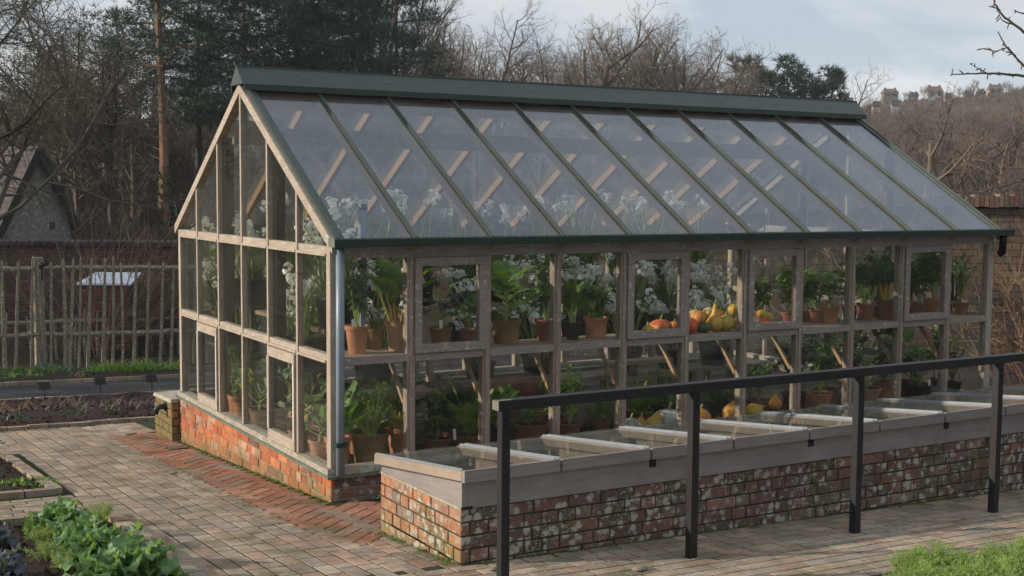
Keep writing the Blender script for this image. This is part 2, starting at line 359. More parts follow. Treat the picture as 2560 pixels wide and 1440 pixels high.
cn = noise(nt, mp.outputs[0], 1.7, 9, .52); cn2 = noise(nt, mp.outputs[0], 1.1, 4, .5)
cover = ramp(nt, cn, [(.42, .12), (.55, 1.)])
shade = ramp(nt, cn2, [(.35, (5.8, 6.2, 6.7)), (.60, (7.6, 7.9, 8.2))])
blue = mixc(nt, .75, sky.outputs[0], (5.0, 6.0, 7.1))
nt.links.new(mixc(nt, cover, blue, shade), bg.inputs[0]); nt.links.new(bg.outputs[0], wo.inputs[0])
scene.view_settings.view_transform = 'Standard'; scene.view_settings.look = 'None'; scene.view_settings.exposure = .12; scene.view_settings.gamma = 1
scene.cycles.transparent_max_bounces = 40; scene.cycles.max_bounces = 8; scene.cycles.diffuse_bounces = 3; scene.cycles.glossy_bounces = 3
scene.cycles.caustics_reflective = False; scene.cycles.caustics_refractive = False; scene.cycles.sample_clamp_indirect = 4

# ---------------------------------------------------------------- the ground and what is laid on it
mb = MB(); RR = [0, 1.5, 4, 8, 12, 16, 20, 24, 28, 31, 34, 38, 42, 48, 55, 62, 70, 80, 90, 105, 120, 140, 165, 190, 220, 250, 280, 305, 325]; NA = 180
vs = []; fs = []
for i, R in enumerate(RR):
    for k in range(NA):
        a = 2*pi*k/NA; x = CP.x + R*sin(a); y = CP.y + R*cos(a); vs.append((x, y, terrain(x, y)))
for i in range(len(RR)-1):
    for k in range(NA):
        k2 = (k+1) % NA; q = (i*NA+k, i*NA+k2, (i+1)*NA+k2, (i+1)*NA+k)
        fs.append(q[::-1] if i else (k, (i+1)*NA+k2, (i+1)*NA+k)[::1])
near = MB(); far = MB()
mb.add(vs, fs)
g = mb.build('ground', M['ground']); tag(g, 'rough sloping ground rising to wooded hillsides', 'ground', kind='structure'); g.data.materials.append(M['hill'])
for p in g.data.polygons:
    c = p.center; p.use_smooth = True
    if math.hypot(c.x-CP.x, c.y-CP.y) > 40: p.material_index = 1

def sheet(name, mat, poly_fn, x0, x1, y0, y1, step, dz, amp=0, fr=4, label=None, cat=None, kind='structure'):
    nx, ny = max(1, round((x1-x0)/step)), max(1, round((y1-y0)/step)); m = MB(); vs = []; fs = []
    for j in range(ny+1):
        for i in range(nx+1):
            x, y = x0+(x1-x0)*i/nx, y0+(y1-y0)*j/ny
            h = dz + (amp * (vnoise(x*fr, y*fr) * .6 + vnoise(x*fr*3.1, y*fr*3.1) * .4) if 0 < i < nx and 0 < j < ny else 0)
            vs.append((x, y, gz(x, y) + h))
    for j in range(ny):
        for i in range(nx):
            x, y = x0+(x1-x0)*(i+.5)/nx, y0+(y1-y0)*(j+.5)/ny
            if poly_fn is None or poly_fn(x, y): a = j*(nx+1)+i; fs.append((a, a+1, a+nx+2, a+nx+1))
    m.add(vs, fs); o = m.build(name, mat, smooth=amp > 0); return tag(o, label, cat, kind=kind)
def on_path(x, y):
    if -1.47 <= x <= .0 and -5 <= y <= 5.6: return True
    if -6 <= x <= -1.47 and .37 <= y <= 1.36: return True
    if -6 <= x <= -1.5 and 3.7 <= y <= 5.6: return True
    if -1.4 <= x <= 9.5 and -3.42 <= y <= -2.1: return True
    return False
sheet('path_base', M['joint'], None, -6, 9.5, -5, 5.62, .6, .0085, label='mossy bedding between the path bricks', cat='path')
sheet('road', M['tarmac'], None, -8, 9.4, 8.95, 11.35, .8, .006, label='grey tarmac road behind the beds', cat='road')

def paver(m, cx, cy, L, W, ang, col, r, hz=.0115):
    ca, sa = cos(ang), sin(ang); L -= .011; W -= .011; z = gz(cx, cy); tz = r.uniform(-.0006, .0006); tx, ty = r.uniform(-.004, .004), r.uniform(-.006, .006); vs = []
    for zz, ins in ((-.01, 0), (hz - .0015, 0), (hz, .002)):
        for sx, sy in ((-1, -1), (1, -1), (1, 1), (-1, 1)):
            u, v = sx*(L/2-ins), sy*(W/2-ins); x, y = cx+u*ca-v*sa, cy+u*sa+v*ca
            vs.append((x, y, gz(x, y) + zz + tz + u*tx + v*ty))
    fs = [(8, 9, 10, 11)]
    for b in (0, 4):
        for k in range(4): k2 = (k+1) % 4; fs.append((b+k, b+k2, b+4+k2, b+4+k))
    m.add(vs, fs, col)
def pcol(r, kind):
    if kind == 'grey':
        b = r.choice([(.40, .325, .25), (.36, .295, .23), (.43, .35, .27), (.34, .285, .23), (.38, .29, .215), (.40, .275, .205), (.31, .265, .22), (.43, .33, .245)])
    elif kind == 'red':
        b = r.choice([(.36, .17, .11), (.33, .16, .105), (.38, .2, .135), (.31, .19, .14), (.28, .21, .16), (.34, .15, .10)])
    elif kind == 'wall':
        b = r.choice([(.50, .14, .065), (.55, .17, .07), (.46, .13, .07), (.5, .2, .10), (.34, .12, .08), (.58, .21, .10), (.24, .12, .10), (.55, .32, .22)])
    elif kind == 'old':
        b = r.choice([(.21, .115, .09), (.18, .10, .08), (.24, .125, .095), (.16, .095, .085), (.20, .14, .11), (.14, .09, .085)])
    elif kind == 'rub':
        b = r.choice([(.15, .10, .075), (.18, .12, .09), (.13, .09, .075), (.20, .145, .105), (.14, .11, .095), (.21, .15, .09), (.17, .09, .07)])
    elif kind == 'dim':
        b = r.choice([(.125, .075, .06), (.11, .07, .055), (.14, .085, .07), (.10, .07, .06)])
    elif kind == 'grey2':
        b = r.choice([(.26, .17, .09), (.24, .18, .10), (.32, .16, .08), (.2, .15, .09)])
    elif kind == 'wall2':
        b = r.choice([(.2, .08, .055), (.17, .07, .05), (.22, .1, .07)])
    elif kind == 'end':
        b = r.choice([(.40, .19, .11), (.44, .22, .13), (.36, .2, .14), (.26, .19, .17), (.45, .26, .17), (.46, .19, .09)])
    else:
        b = r.choice([(.24, .14, .10), (.28, .17, .12), (.2, .13, .10), (.3, .2, .14), (.22, .17, .14), (.33, .24, .16)])
    k = r.uniform(.82, 1.16); return tuple(x*k for x in b)
r = random.Random(3); pv = MB()
def field(x0, x1, y0, y1, along, ok=None):
    L, W = .212, .108
    if along == 'y':
        x = x0 + W/2; row = 0
        while x < x1:
            y = y0 + (L/2 if row % 2 else 0) + r.uniform(-.02, .02)
            while y < y1:
                l = L * r.uniform(.88, 1.1) if r.random() < .86 else W*1.05
                if (ok is None or ok(x, y)): paver(pv, x + r.uniform(-.002, .002), y + l/2, l, W, pi/2 + r.uniform(-.012, .012), pcol(r, 'grey'), r)
                y += l
            x += W; row += 1
    else:
        y = y0 + W/2; row = 0
        while y < y1:
            x = x0 + (L/2 if row % 2 else 0) + r.uniform(-.02, .02)
            while x < x1:
                l = L * r.uniform(.94, 1.06)
                if (ok is None or ok(x, y)): paver(pv, x + l/2, y, l, W, r.uniform(-.012, .012), pcol(r, 'grey'), r)
                x += l
            y += W; row += 1
field(-1.45, -.42, -2.15, 5.5, 'y', lambda x, y: not (x > -.52 and -1.0 < y < 4.4))
field(-.42, .0, 4.55, 5.5, 'y'); field(-.42, -.1, -2.15, -1.2, 'y')
field(-6, -1.47, .42, 1.33, 'x'); field(-6, -1.5, 3.75, 5.5, 'x')
field(-1.36, 9.3, -3.42, -2.15, 'x'); field(-1.36, -.9, -5, -3.42, 'x')
o = pv.build('brick_path', M['paver']); tag(o, 'weathered grey brown brick path with mossy joints', 'path', kind='structure')
hb = MB(); Wq = .106; c45, s45 = cos(pi/4), sin(pi/4)
for i in range(-90, 90):
    for j in range(-90, 90):
        q = (i - j) % 4
        if q == 0: u, v, an = (i+1)*Wq, (j+.5)*Wq, 0
        elif q == 3: u, v, an = (i+.5)*Wq, (j+1)*Wq, pi/2
        else: continue
        x, y = u*c45 - v*s45, u*s45 + v*c45
        if (-.56 < x < -.05 and -1.25 < y < 4.6) or (-.05 <= x < 6.9 and -1.02 < y < -.07):
            paver(hb, x, y, 2*Wq, Wq, an + pi/4 + r.uniform(-.01, .01), pcol(r, 'red'), r, .0145)
o = hb.build('herringbone_path', M['herr']); tag(o, 'red herringbone brick strip at the foot of the greenhouse', 'path', kind='structure')

# kerbs of brick on edge around the beds
def kerb(name, pts, label):
    m = MB(); rr = random.Random(len(label))
    for (a, b) in zip(pts, pts[1:]):
        a, b = Vector(a), Vector(b); n = max(1, round((b-a).length / .22)); d = (b-a)/n; an = math.atan2(d.y, d.x)
        for i in range(n):
            c = a + d*(i+.5); paver(m, c.x, c.y, d.length, .1, an + rr.uniform(-.015, .015), pcol(rr, 'grey'), rr, .05 + rr.uniform(-.006, .006))
    tag(m.build(name, M['paver']), label, 'kerb', kind='structure')
kerb('bed_kerb', [(-1.42, -5), (-1.42, .37), (-6, .37)], 'brick edging round the bed of cabbages')
kerb('bed_kerb', [(-6, 1.40), (-1.55, 1.40), (-1.6, 3.68), (-6, 3.68)], 'brick edging round the bare bed beside the path')
kerb('bed_kerb', [(-6, 5.45), (-1.5, 5.58), (.15, 5.7), (6.5, 6.1)], 'low edging in front of the mulched bed')
kerb('bed_kerb', [(-6, 8.62), (9, 8.95)], 'far edging between mulched bed and road')
kerb('bed_kerb', [(-6, 11.42), (9, 11.6)], 'edging between the road and the fence border')
sheet('bed_soil', M['soil'], None, -6, -1.47, -5, .32, .09, .02, .05, 5, label='soil of the cabbage bed', cat='soil')
sheet('bed_soil', M['soil'], None, -6, -1.62, 1.45, 3.64, .09, .02, .05, 5, label='dark soil of the bare bed', cat='soil')
sheet('bed_soil', M['bark'], lambda x, y: True, -6, 8, 5.74, 8.58, .12, .02, .09, 4, label='mulch of the bed in front of the road', cat='soil')
sheet('bed_soil', M['soil'], None, -6, 9, 11.6, 13.9, .16, .02, .06, 3, label='dark border soil below the paling fence', cat='soil')
sheet('bed_soil', M['soil'], None, -1.4, 9.3, -6, -3.46, .12, .02, .04, 4, label='soil of the front bed', cat='soil')

# ---------------------------------------------------------------- brick work
def brickwork(m, o, d, nrm, length, zlo, zhi, kind, seed, course=.075, L=.225, proud=.006, zfoot=None):
    rr = random.Random(seed); o = Vector(o); d = Vector(d); nrm = Vector(nrm); z = zhi; row = 0
    while z > zlo:
        x = 0; head = row % 2
        x = -L/4 if head else 0
        while x < length:
            l = (L/2 if (head and rr.random() < .7) or rr.random() < .12 else L) * rr.uniform(.97, 1.03)
            a, b = max(0, x + .005), min(length, x + l - .005)
            if b - a > .02 and (zfoot is None or zfoot(o + d*((a+b)/2)) < z):
                c = pcol(rr, kind); pr = proud + rr.uniform(-.003, .003); z1, z0 = z - .005 + rr.uniform(-.002, .002), z - course + .005; vs = []
                for q, ins in ((-.02, 0), (pr - .003, 0), (pr, .004)):
                    for u, v in ((a+ins, z0+ins), (b-ins, z0+ins), (b-ins, z1-ins), (a+ins, z1-ins)):
                        p = o + d*u + nrm*q; vs.append((p.x, p.y, v))
                m.add(vs, [(8, 9, 10, 11)] + [(h+k, h+(k+1) % 4, h+4+(k+1) % 4, h+4+k) for h in (0, 4) for k in range(4)], c)
            x += l
        z -= course; row += 1

# ================================================================ GREENHOUSE
GW, GL, EAVE, RIDGE, SL = 3.78, 6.72, 1.575, 2.80, .606
BX = [k*.611 for k in range(12)]
GYS = [GW*k/6 for k in range(7)]
gh = thing('greenhouse', (0, 0, -.3), 'timber framed greenhouse with green metal ridge on a low brick base', 'greenhouse')
bw = MB()
bw.box((.006, .006, -.75), (.2, GW-.006, -.022)).box((.2, .006, -.6), (GL-.2, .2, -.022)).box((GL-.2, .006, -.75), (GL-.006, GW-.006, -.022)).box((.2, GW-.2, -.75), (GL-.2, GW-.006, -.022))
base = bw.build('brick_base', M['mortar'], gh)
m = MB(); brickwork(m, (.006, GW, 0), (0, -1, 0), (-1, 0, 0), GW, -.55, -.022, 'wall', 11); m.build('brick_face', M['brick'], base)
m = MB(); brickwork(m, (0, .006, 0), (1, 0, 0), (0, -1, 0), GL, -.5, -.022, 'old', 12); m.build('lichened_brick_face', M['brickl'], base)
for a_, b_ in (((-.035, -.035), (GL+.03, .21)), ((-.035, GW-.21), (GL+.03, GW+.03)), ((-.035, .21), (.21, GW-.21)), ((GL-.21, .21), (GL+.03, GW-.21))):
    m = MB(); m.box((*a_, -.02), (*b_, 0)); m.build('flashing', M['flash'], gh)
# sills
m = MB(); m.box((-.022, .0, .002), (.075, GW, .045)); m.build('sill', M['sill'], gh)
m = MB(); m.box((.078, -.022, .002), (GL, .075, .05)); m.build('sill', M['sill'], gh)
m = MB(); m.box((.078, GW-.07, .002), (GL, GW, .05)); m.build('sill', M['woodh'], gh)
m = MB(); m.box((GL-.07, .078, .002), (GL, GW-.075, .05)); m.build('sill', M['woodh'], gh)
zt = lambda y: RIDGE - SL * abs(y - GW/2)          # underside line of the rafters
# corner posts and gable mullions (the two deep ones carry the purlin)
for gx, s in ((0, 1), (GL, -1)):
    for y in (0, GW):
        m = MB(); y0, y1 = (0.002, .07) if y == 0 else (GW-.07, GW-.002); x0, x1 = sorted((gx + s*.002, gx + s*.075)); m.box((x0, y0, .05), (x1, y1, EAVE)); m.build('corner_post', M['wood'], gh)
    for k in range(1, 6):
        y = GYS[k]; dep = .04
        x0, x1 = sorted((gx - s*.004, gx + s*dep)); m = MB(); m.box((x0, y-.0165, .047), (x1, y+.0165, zt(y) - .03)); m.build('mullion', M['wood'], gh)
        if k in (2, 4):
            x0, x1 = sorted((gx + s*.043, gx + s*.135)); m = MB(); m.box((x0, y-.03, .047), (x1, y+.012, zt(y) - .03)); m.build('inner_post', M['brownp'], gh)
    for zz, hh in ((.83, .058), (EAVE, .068)):
        for k in range(6):
            x0, x1 = sorted((gx + s*.003, gx + s*.055)); m = MB(); a = GYS[k] + (.021 if k else .072); b = GYS[k+1] - (.021 if k < 5 else .072)
            m.box((x0, a, zz-hh), (x1, b, zz)); m.box((min(x0, x0-s*.012) if s > 0 else x1, a, zz-hh), (x0 if s > 0 else x1+.012, b, zz-hh+.018)); m.build('transom', M['woodh'], gh)
    for sd in (0, 1):
        e = -.07 if sd == 0 else GW+.07
        x0 = gx - s*.012 + (0 if s > 0 else -.072); m = MB(); y0, y1 = (e, GW/2)
        za, zb = zt(e), zt(GW/2); t = .082
        m.hexa([(x0, y0, za-t), (x0+.072, y0, za-t), (x0+.072, y1, zb-t), (x0, y1, zb-t), (x0, y0, za), (x0+.072, y0, za), (x0+.072, y1, zb), (x0, y1, zb)]); m.build('gable_rafter', M['woodh'], gh)
        m = MB(); q = .045
        xa, xb = (x0+.03, x0+.09) if s > 0 else (x0-.02, x0+.05); q = .026; m.hexa([(xa, y0-.01, za+.003-.006), (xb, y0-.01, za+.003-.006), (xb, y1, zb+.003), (xa, y1, zb+.003), (xa, y0-.01, za+q-.006), (xb, y0-.01, za+q-.006), (xb, y1, zb+q), (xa, y1, zb+q)]); m.build('edge_flashing', M['green'], gh)
# gable glass
for gx, s in ((0, 1), (GL, -1)):
    for k in range(6):
        a, b = GYS[k] + .015, GYS[k+1] - .015; vent = k in (1, 4) and s > 0
        xx = gx + s*.03
        for row, (z0, z1) in enumerate(((.045, .77), (.83, 1.505), (EAVE, None))):
            if row == 0 and vent: continue
            m = MB()
            if z1 is None:
                za, zb = zt(a) - .07, zt(b) - .07
                if min(za, zb) < z0: za, zb = max(za, z0+.002), max(zb, z0+.002)
            else: za = zb = z1
            m.hexa([(xx, a, z0), (xx+.004, a, z0), (xx+.004, b, z0), (xx, b, z0), (xx, a, za), (xx+.004, a, za), (xx+.004, b, zb), (xx, b, zb)]); m.build('pane', M['glass'], gh)
for k in (1, 4):                                     # the two low gable vents
    a, b = GYS[k] + .024, GYS[k+1] - .024; m = MB(); x0, x1 = -.02, .03
    m.box((x0, a, .048), (x1, b, .128)).box((x0, a, .69), (x1, b, .763)).box((x0, a, .128), (x1, a+.028, .69)).box((x0, b-.032, .128), (x1, b, .69))
    vw = m.build('vent_window', M['woodh'], gh)
    m = MB(); m.box((-.0235, a+.004, .13), (-.0205, a+.022, .688)); m.build('painted_edge', M['white'], vw)
    m = MB(); m.box((-.0235, b-.014, .13), (-.0205, b-.003, .688)); m.build('painted_edge', M['white'], vw)
    m = MB(); m.box((.0, a+.03, .13), (.004, b-.034, .688)); m.build('pane', M['glass'], vw)
    m = MB(); m.box((.012, b-.06, .13), (.03, b-.04, .68)); m.build('dark_stay', M['dark'], vw)
# long walls
for yy, s in ((0, 1), (GW, -1)):
    for k in range(1, 11):
        y0, y1 = sorted((yy + s*.004, yy + s*.07)); hw = .032
        m = MB(); m.box((BX[k]-hw, y0, .052), (BX[k]+hw, y1, 1.49))
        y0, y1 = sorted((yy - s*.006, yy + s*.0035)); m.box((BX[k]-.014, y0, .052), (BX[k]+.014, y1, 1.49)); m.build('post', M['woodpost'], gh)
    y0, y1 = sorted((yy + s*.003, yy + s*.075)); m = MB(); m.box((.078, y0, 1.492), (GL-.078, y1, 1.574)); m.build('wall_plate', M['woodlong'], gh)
    vents = (1, 4, 6, 9) if s > 0 else ()
    for k in range(11):
        a = BX[k] + (.034 if k else .08); b = BX[k+1] - (.034 if k < 10 else .075)
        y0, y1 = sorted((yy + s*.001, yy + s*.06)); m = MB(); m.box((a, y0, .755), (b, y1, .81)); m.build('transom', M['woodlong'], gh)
        ym = yy + s*.032
        m = MB(); m.box((a-.01, ym, .05), (b+.01, ym+.004, .757)); m.build('pane', M['glass'], gh)
        if k in vents:
            m = MB(); p0, p1 = -.022, .03
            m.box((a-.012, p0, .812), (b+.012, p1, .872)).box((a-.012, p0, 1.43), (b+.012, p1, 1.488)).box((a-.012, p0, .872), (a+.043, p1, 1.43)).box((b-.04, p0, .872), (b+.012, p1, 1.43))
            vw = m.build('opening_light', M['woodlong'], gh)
            m = MB(); m.box((a+.04, .0, .868), (b-.036, .004, 1.434)); m.build('pane', M['glass'], vw)
        else:
            m = MB(); m.box((a-.01, ym, .808), (b+.01, ym+.004, 1.494)); m.build('pane', M['glass'], gh)
# roof: bars, glass, purlin, ridge
for sd in (0, 1):
    e = -.075 if sd == 0 else GW+.075; up = Vector((0, -SL if sd == 0 else SL, 1)).normalized()
    for k in range(12):
        x = BX[k] if 0 < k < 11 else (.03 if k == 0 else GL-.03); p = Vector((x, e, zt(e))); q = Vector((x, GW/2, RIDGE))
        if 0 < k < 11:
            m = MB(); m.bar(p - up*.04, q - up*.04, .042, .07, up); m.build('rafter', M['woodin'], gh)
        m = MB(); m.bar(p + up*.020, q + up*.020, .027, .012, up); m.bar(p + up*.030, q + up*.030, .011, .007, up); m.build('glazing_bar', M['green'], gh)
    for k in range(11):
        a, b = BX[k] + .01, BX[k+1] - .01; za, zb = zt(e) + .006, RIDGE + .006
        m = MB(); m.hexa([(a, e, za), (b, e, za), (b, GW/2, zb), (a, GW/2, zb), (a, e, za+.005), (b, e, za+.005), (b, GW/2, zb+.005), (a, GW/2, zb+.005)]); m.build('roof_pane', M['roofglass'], gh)
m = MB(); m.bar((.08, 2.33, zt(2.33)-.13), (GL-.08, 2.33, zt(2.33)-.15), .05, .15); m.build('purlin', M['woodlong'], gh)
m = MB(); m.bar((.08, GW/2, RIDGE-.13), (GL-.08, GW/2, RIDGE-.13), .035, .14); m.build('ridge_board', M['woodin'], gh)
m = MB(); yc = GW/2; x0, x1 = -.03, GL+.06
def extr(m, prof, x0, x1):
    n = len(prof); vs = [(x0, y, z) for y, z in prof] + [(x1, y, z) for y, z in prof]
    m.add(vs, [tuple(range(n)), tuple(reversed(range(n, 2*n)))] + [(i, i+n, (i+1) % n + n, (i+1) % n) for i in range(n)])
extr(m, [(yc-.155, RIDGE-.012), (yc-.008, RIDGE+.135), (yc+.008, RIDGE+.135), (yc+.155, RIDGE-.012)], x0, x1)
rc = m.build('ridge_cap', M['green'], gh)
m = MB(); m.box((x0+.01, yc-.17, RIDGE-.06), (x1-.01, yc-.156, RIDGE-.014)).box((x0+.01, yc+.156, RIDGE-.06), (x1-.01, yc+.17, RIDGE-.014)); m.build('cap_lip', M['greend'], rc)
m = MB(); m.box((x0, yc-.018, RIDGE+.128), (x1, yc+.018, RIDGE+.141)); m.build('cap_roll', M['green'], rc)
for k in range(9):
    xq = .5 + k*.72
    for u in (0, .05): m = MB(); m.tube([(xq+u, yc-.09, RIDGE+.058), (xq+u, yc-.098, RIDGE+.064)], .005, 6); m.build('rivet', M['alu'], rc)
# gutter and downpipe
m = MB(); extr(m, [(-.075, 1.575), (-.165, 1.575), (-.17, 1.63), (-.162, 1.632), (-.155, 1.59), (-.085, 1.59), (-.083, 1.63), (-.075, 1.63)], -.03, GL+.07); m.build('gutter', M['greend'], gh)
m = MB(); m.box((-.034, -.168, 1.577), (-.0305, -.06, 1.64)); m.build('gutter_end', M['flash'], gh)
m = MB(); m.box((-.015, -.1, 1.612), (GL+.03, -.086, 1.634)); m.build('eave_bar', M['greend'], gh)
m = MB(); m.tube([(.045, -.075, 1.58), (.045, -.07, .9), (.045, -.065, .01)], .029, 14); dp = m.build('downpipe', M['pipe'], gh, True)
m = MB(); m.box((.005, -.1, .21), (.085, -.03, .24)); m.build('pipe_clip', M['tapg'], dp)
m = MB(); m.tube([(GL-.02, -.12, 1.58), (GL-.02, -.11, 1.5), (GL+.04, -.06, 1.42), (GL+.05, -.03, 1.40)], .035, 10); m.build('gutter_outlet', M['dark'], gh, True)
m = MB(); m.bar((.37, .3, .9), (.37, .3, 1.86), .05, .05); m.build('grey_post', M['pipe'], gh)
# inside: floor, shelves, brackets
m = MB(); m.box((.2, .2, -.3), (GL-.2, GW-.2, -.06)); fl = m.build('greenhouse_floor', M['floor'], gh)
sh = thing('shelf', (.1, .1, .78), 'long slatted plant shelf along the front wall of the greenhouse at rail height', 'shelf')
for (a, b) in ((.09, .19), (.2, .3), (.31, .41)):
    m = MB(); m.box((.09, a, .78), (GL-.09, b, .803)); m.build('board', M['woodb'], sh)
for k in range(1, 11):
    m = MB(); m.bar((BX[k]-.015, .37, .775), (BX[k]-.015, .085, .45), .024, .03); m.build('bracket', M['woodin'], sh)

# ================================================================ COLD FRAME
CX0, CX1, CY0, CY1 = -.1, 7.0, -2.1, -1.06
cf = thing('cold_frame', (CX0, CY0, -.1), 'long brick cold frame with grey boards and glazed lids in front of the greenhouse', 'cold frame')
m = MB(); t = .11
m.box((CX0+.006, CY0+.006, -.5), (CX1, CY0+t, .258)).box((CX0+.006, CY0+t, -.5), (CX0+t, CY1-t, .258)).box((CX0+.006, CY1-t, -.6), (CX1, CY1-.006, .258)).box((CX1-t, CY0+t, -.5), (CX1-.006, CY1-t, .258))
b = m.build('brick_wall', M['mortard'], cf)
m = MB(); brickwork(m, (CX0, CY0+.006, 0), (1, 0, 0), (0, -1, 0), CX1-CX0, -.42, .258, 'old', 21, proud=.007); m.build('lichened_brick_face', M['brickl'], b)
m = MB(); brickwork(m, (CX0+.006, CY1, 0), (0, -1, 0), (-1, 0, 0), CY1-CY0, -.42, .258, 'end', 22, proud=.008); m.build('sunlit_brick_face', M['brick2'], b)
m = MB(); m.box((CX0+.006, CY0+.115, -.3), (CX1-.12, CY1-.115, .02)); m.build('frame_soil', M['soil'], cf)
# end board (a wedge), front and back boards
m = MB(); y0, y1 = CY0-.018, CY1-.02
m.hexa([(CX0-.004, y0, .268), (CX0+.03, y0, .268), (CX0+.03, y1, .262), (CX0-.004, y1, .262), (CX0-.004, y0, .408), (CX0+.03, y0, .408), (CX0+.03, y1, .288), (CX0-.004, y1, .288)]); m.build('end_board', M['woodg'], cf)
m = MB(); m.hexa([(CX0-.012, CY0-.02, .258), (CX0+.03, CY0-.02, .258), (CX0+.03, CY1-.02, .252), (CX0-.012, CY1-.02, .252), (CX0-.012, CY0-.02, .272), (CX0+.03, CY0-.02, .272), (CX0+.03, CY1-.02, .266), (CX0-.012, CY1-.02, .266)]); m.build('cover_strip', M['sill'], cf)
xs = [CX0+.032, 3.65, 6.2, CX1]
for a, bb in zip(xs, xs[1:]):
    m = MB(); m.box((a, CY0-.016, .262), (bb-.003, CY0+.02, .41)); m.build('front_board', M['woodg'], cf)
m = MB(); m.box((CX0+.032, CY1-.03, .262), (CX1, CY1+.0, .29)); m.build('back_board', M['woodg'], cf)
m = MB(); m.box((CX0-.006, CY0-.024, .262), (CX0+.06, CY0-.0175, .275)); m.build('corner_iron', M['dark'], cf)
for k in range(6):
    xq = 1.157 + k*1.245; m = MB(); m.box((xq-.022, CY0-.0225, .36), (xq+.022, CY0-.0165, .425)); m.build('notch_plate', M['dark'], cf)  # black plates put the shade of the handle notches into colour
PITCH = .617
for k in range(11):
    a = -.112 + k*PITCH; bq = a + PITCH - .012
    if bq > CX1 + .1: break
    zb, zf = .348, .474; ya, yb = CY1+.07, CY0-.03
    def pl(x0, x1, ya, yb, d0, d1):
        f = lambda y: lerp(zb, zf, (y - (CY1+.07)) / ((CY0-.03) - (CY1+.07)))
        return [(x0, yb, f(yb)+d0), (x1, yb, f(yb)+d0), (x1, ya, f(ya)+d0), (x0, ya, f(ya)+d0), (x0, yb, f(yb)+d1), (x1, yb, f(yb)+d1), (x1, ya, f(ya)+d1), (x0, ya, f(ya)+d1)]
    m = MB(); m.hexa(pl(a, a+.035, ya, yb, -.055, 0)).hexa(pl(bq-.035, bq, ya, yb, -.055, 0)).hexa(pl(a+.035, bq-.035, ya, ya-.03, -.045, -.012))
    lid = m.build('lid', M['woodl'], cf)
    m = MB(); m.hexa(pl(a+.002, bq-.002, yb-.001, yb-.03, -.062, .003)); m.build('front_rail', M['woodg'], lid)
    for q in (a+.003, bq-.020):
        m = MB(); m.hexa(pl(q, q+.017, ya, yb+.012, .001, .006)).hexa(pl(q+.006, q+.011, ya, yb+.012, .0062, .012)); m.build('glazing_bar', M['alu'], lid)
    m = MB(); m.hexa(pl(a+.012, bq-.014, ya-.004, yb+.028, -.004, .0)); m.build('pane', M['lidglass'], lid)
    m = MB(); xr = a + PITCH*.5; m.bar((xr-.02, CY0+.16, .16), (xr+.03, CY0+.2, .40), .05, .018, (1, 0, 0)); m.bar((xr+.075, CY0+.22, .17), (xr+.03, CY0+.2, .40), .018, .018, (1, 0, 0))
    if k % 2 == 0 or k in (3, 5): m.build('prop', M['woodin'], lid)
for k in range(1, 11):
    a = -.112 + k*PITCH - .018; m = MB(); m.hexa([(a, CY0+.03, .03), (a+.022, CY0+.03, .03), (a+.022, CY1-.12, .03), (a, CY1-.12, .03), (a, CY0+.03, .40), (a+.022, CY0+.03, .40), (a+.022, CY1-.12, .295), (a, CY1-.12, .295)]); m.build('partition', M['woodl'], cf)
for k in range(11):
    m = MB(); rr = random.Random(800+k)
    for j in range(3):
        cx, cy = -.112 + PITCH*(k + rr.uniform(.3, .75)), rr.uniform(CY0+.3, CY1-.25)
        for i in range(14): m.leaf((cx, cy, .02), rr.random()*6.28, rr.uniform(.4, 1.4), rr.uniform(.05, .13), .035, rr.uniform(.4, 1.3), 4, .3)
    if k != 3: tag(m.build('seedlings', M['leaf']), 'green seedlings growing inside the cold frame under lid %s from its near end' % ('one', 'two', 'three', 'four', 'five', 'six', 'seven', 'eight', 'nine', 'ten', 'eleven')[k], 'seedlings', 'seedlings in the cold frame')
# ================================================================ HANDRAIL
hr = thing('handrail', (1.07, -2.6, gz(1.07, -2.6)), 'black painted timber handrail on square posts beside the cold frame', 'handrail')
m = MB(); m.bar((-.17, -2.6, .906), (9.0, -2.6, .906), .064, .05); rl = m.build('rail', M['post'], hr)
m = MB(); m.box((-.174, -2.631, .882), (-.1705, -2.569, .930)); m.build('cut_end', M['postend'], rl)
m = MB(); m.box((-.168, -2.625, .9313), (-.09, -2.6, .9323)); m.build('pale_patch', M['postend'], rl)  # small pale patch on the rail top near its end
for x in (-.125, 1.07, 2.31, 3.55, 4.79, 6.03, 7.27, 8.5):
    m = MB(); m.bar((x, -2.6, gz(x, -2.6)-.1), (x, -2.6, .8805), .047, .047, (0, 1, 0)); po = m.build('post', M['post'], hr)
    for zq in (.84, .80):
        m = MB(); m.tube([(x, -2.6232, zq), (x, -2.629, zq)], .008, 8); m.build('bolt', M['dark'], po)

# ================================================================ SMALL THINGS ON THE GROUND
p = thing('brick_pier', (.05, 4.1, -.5), 'low mossy brick pier with a pale coping beside the gable', 'wall')
m = MB(); m.box((-.07, 3.80, -.7), (.32, 4.42, -.07)); pb = m.build('pier_core', M['mortard'], p)
m = MB(); brickwork(m, (-.07, 4.42, 0), (0, -1, 0), (-1, 0, 0), .62, -.6, -.07, 'grey2', 31); brickwork(m, (-.07, 3.80, 0), (1, 0, 0), (0, -1, 0), .39, -.6, -.07, 'grey2', 32); m.build('brick_face', M['brick3'], p)
m = MB(); m.hexa([(-.09, 3.785, -.068), (.32, 3.785, -.068), (.32, 4.44, -.09), (-.09, 4.44, -.09), (-.08, 3.79, -.035), (.32, 3.79, -.02), (.32, 4.44, -.05), (-.08, 4.43, -.06)]); m.build('coping', M['sill'], p)
t = thing('garden_tap', (-.08, 4.02, -.16), 'dark green bent tap pipe on the face of the brick pier', 'tap')
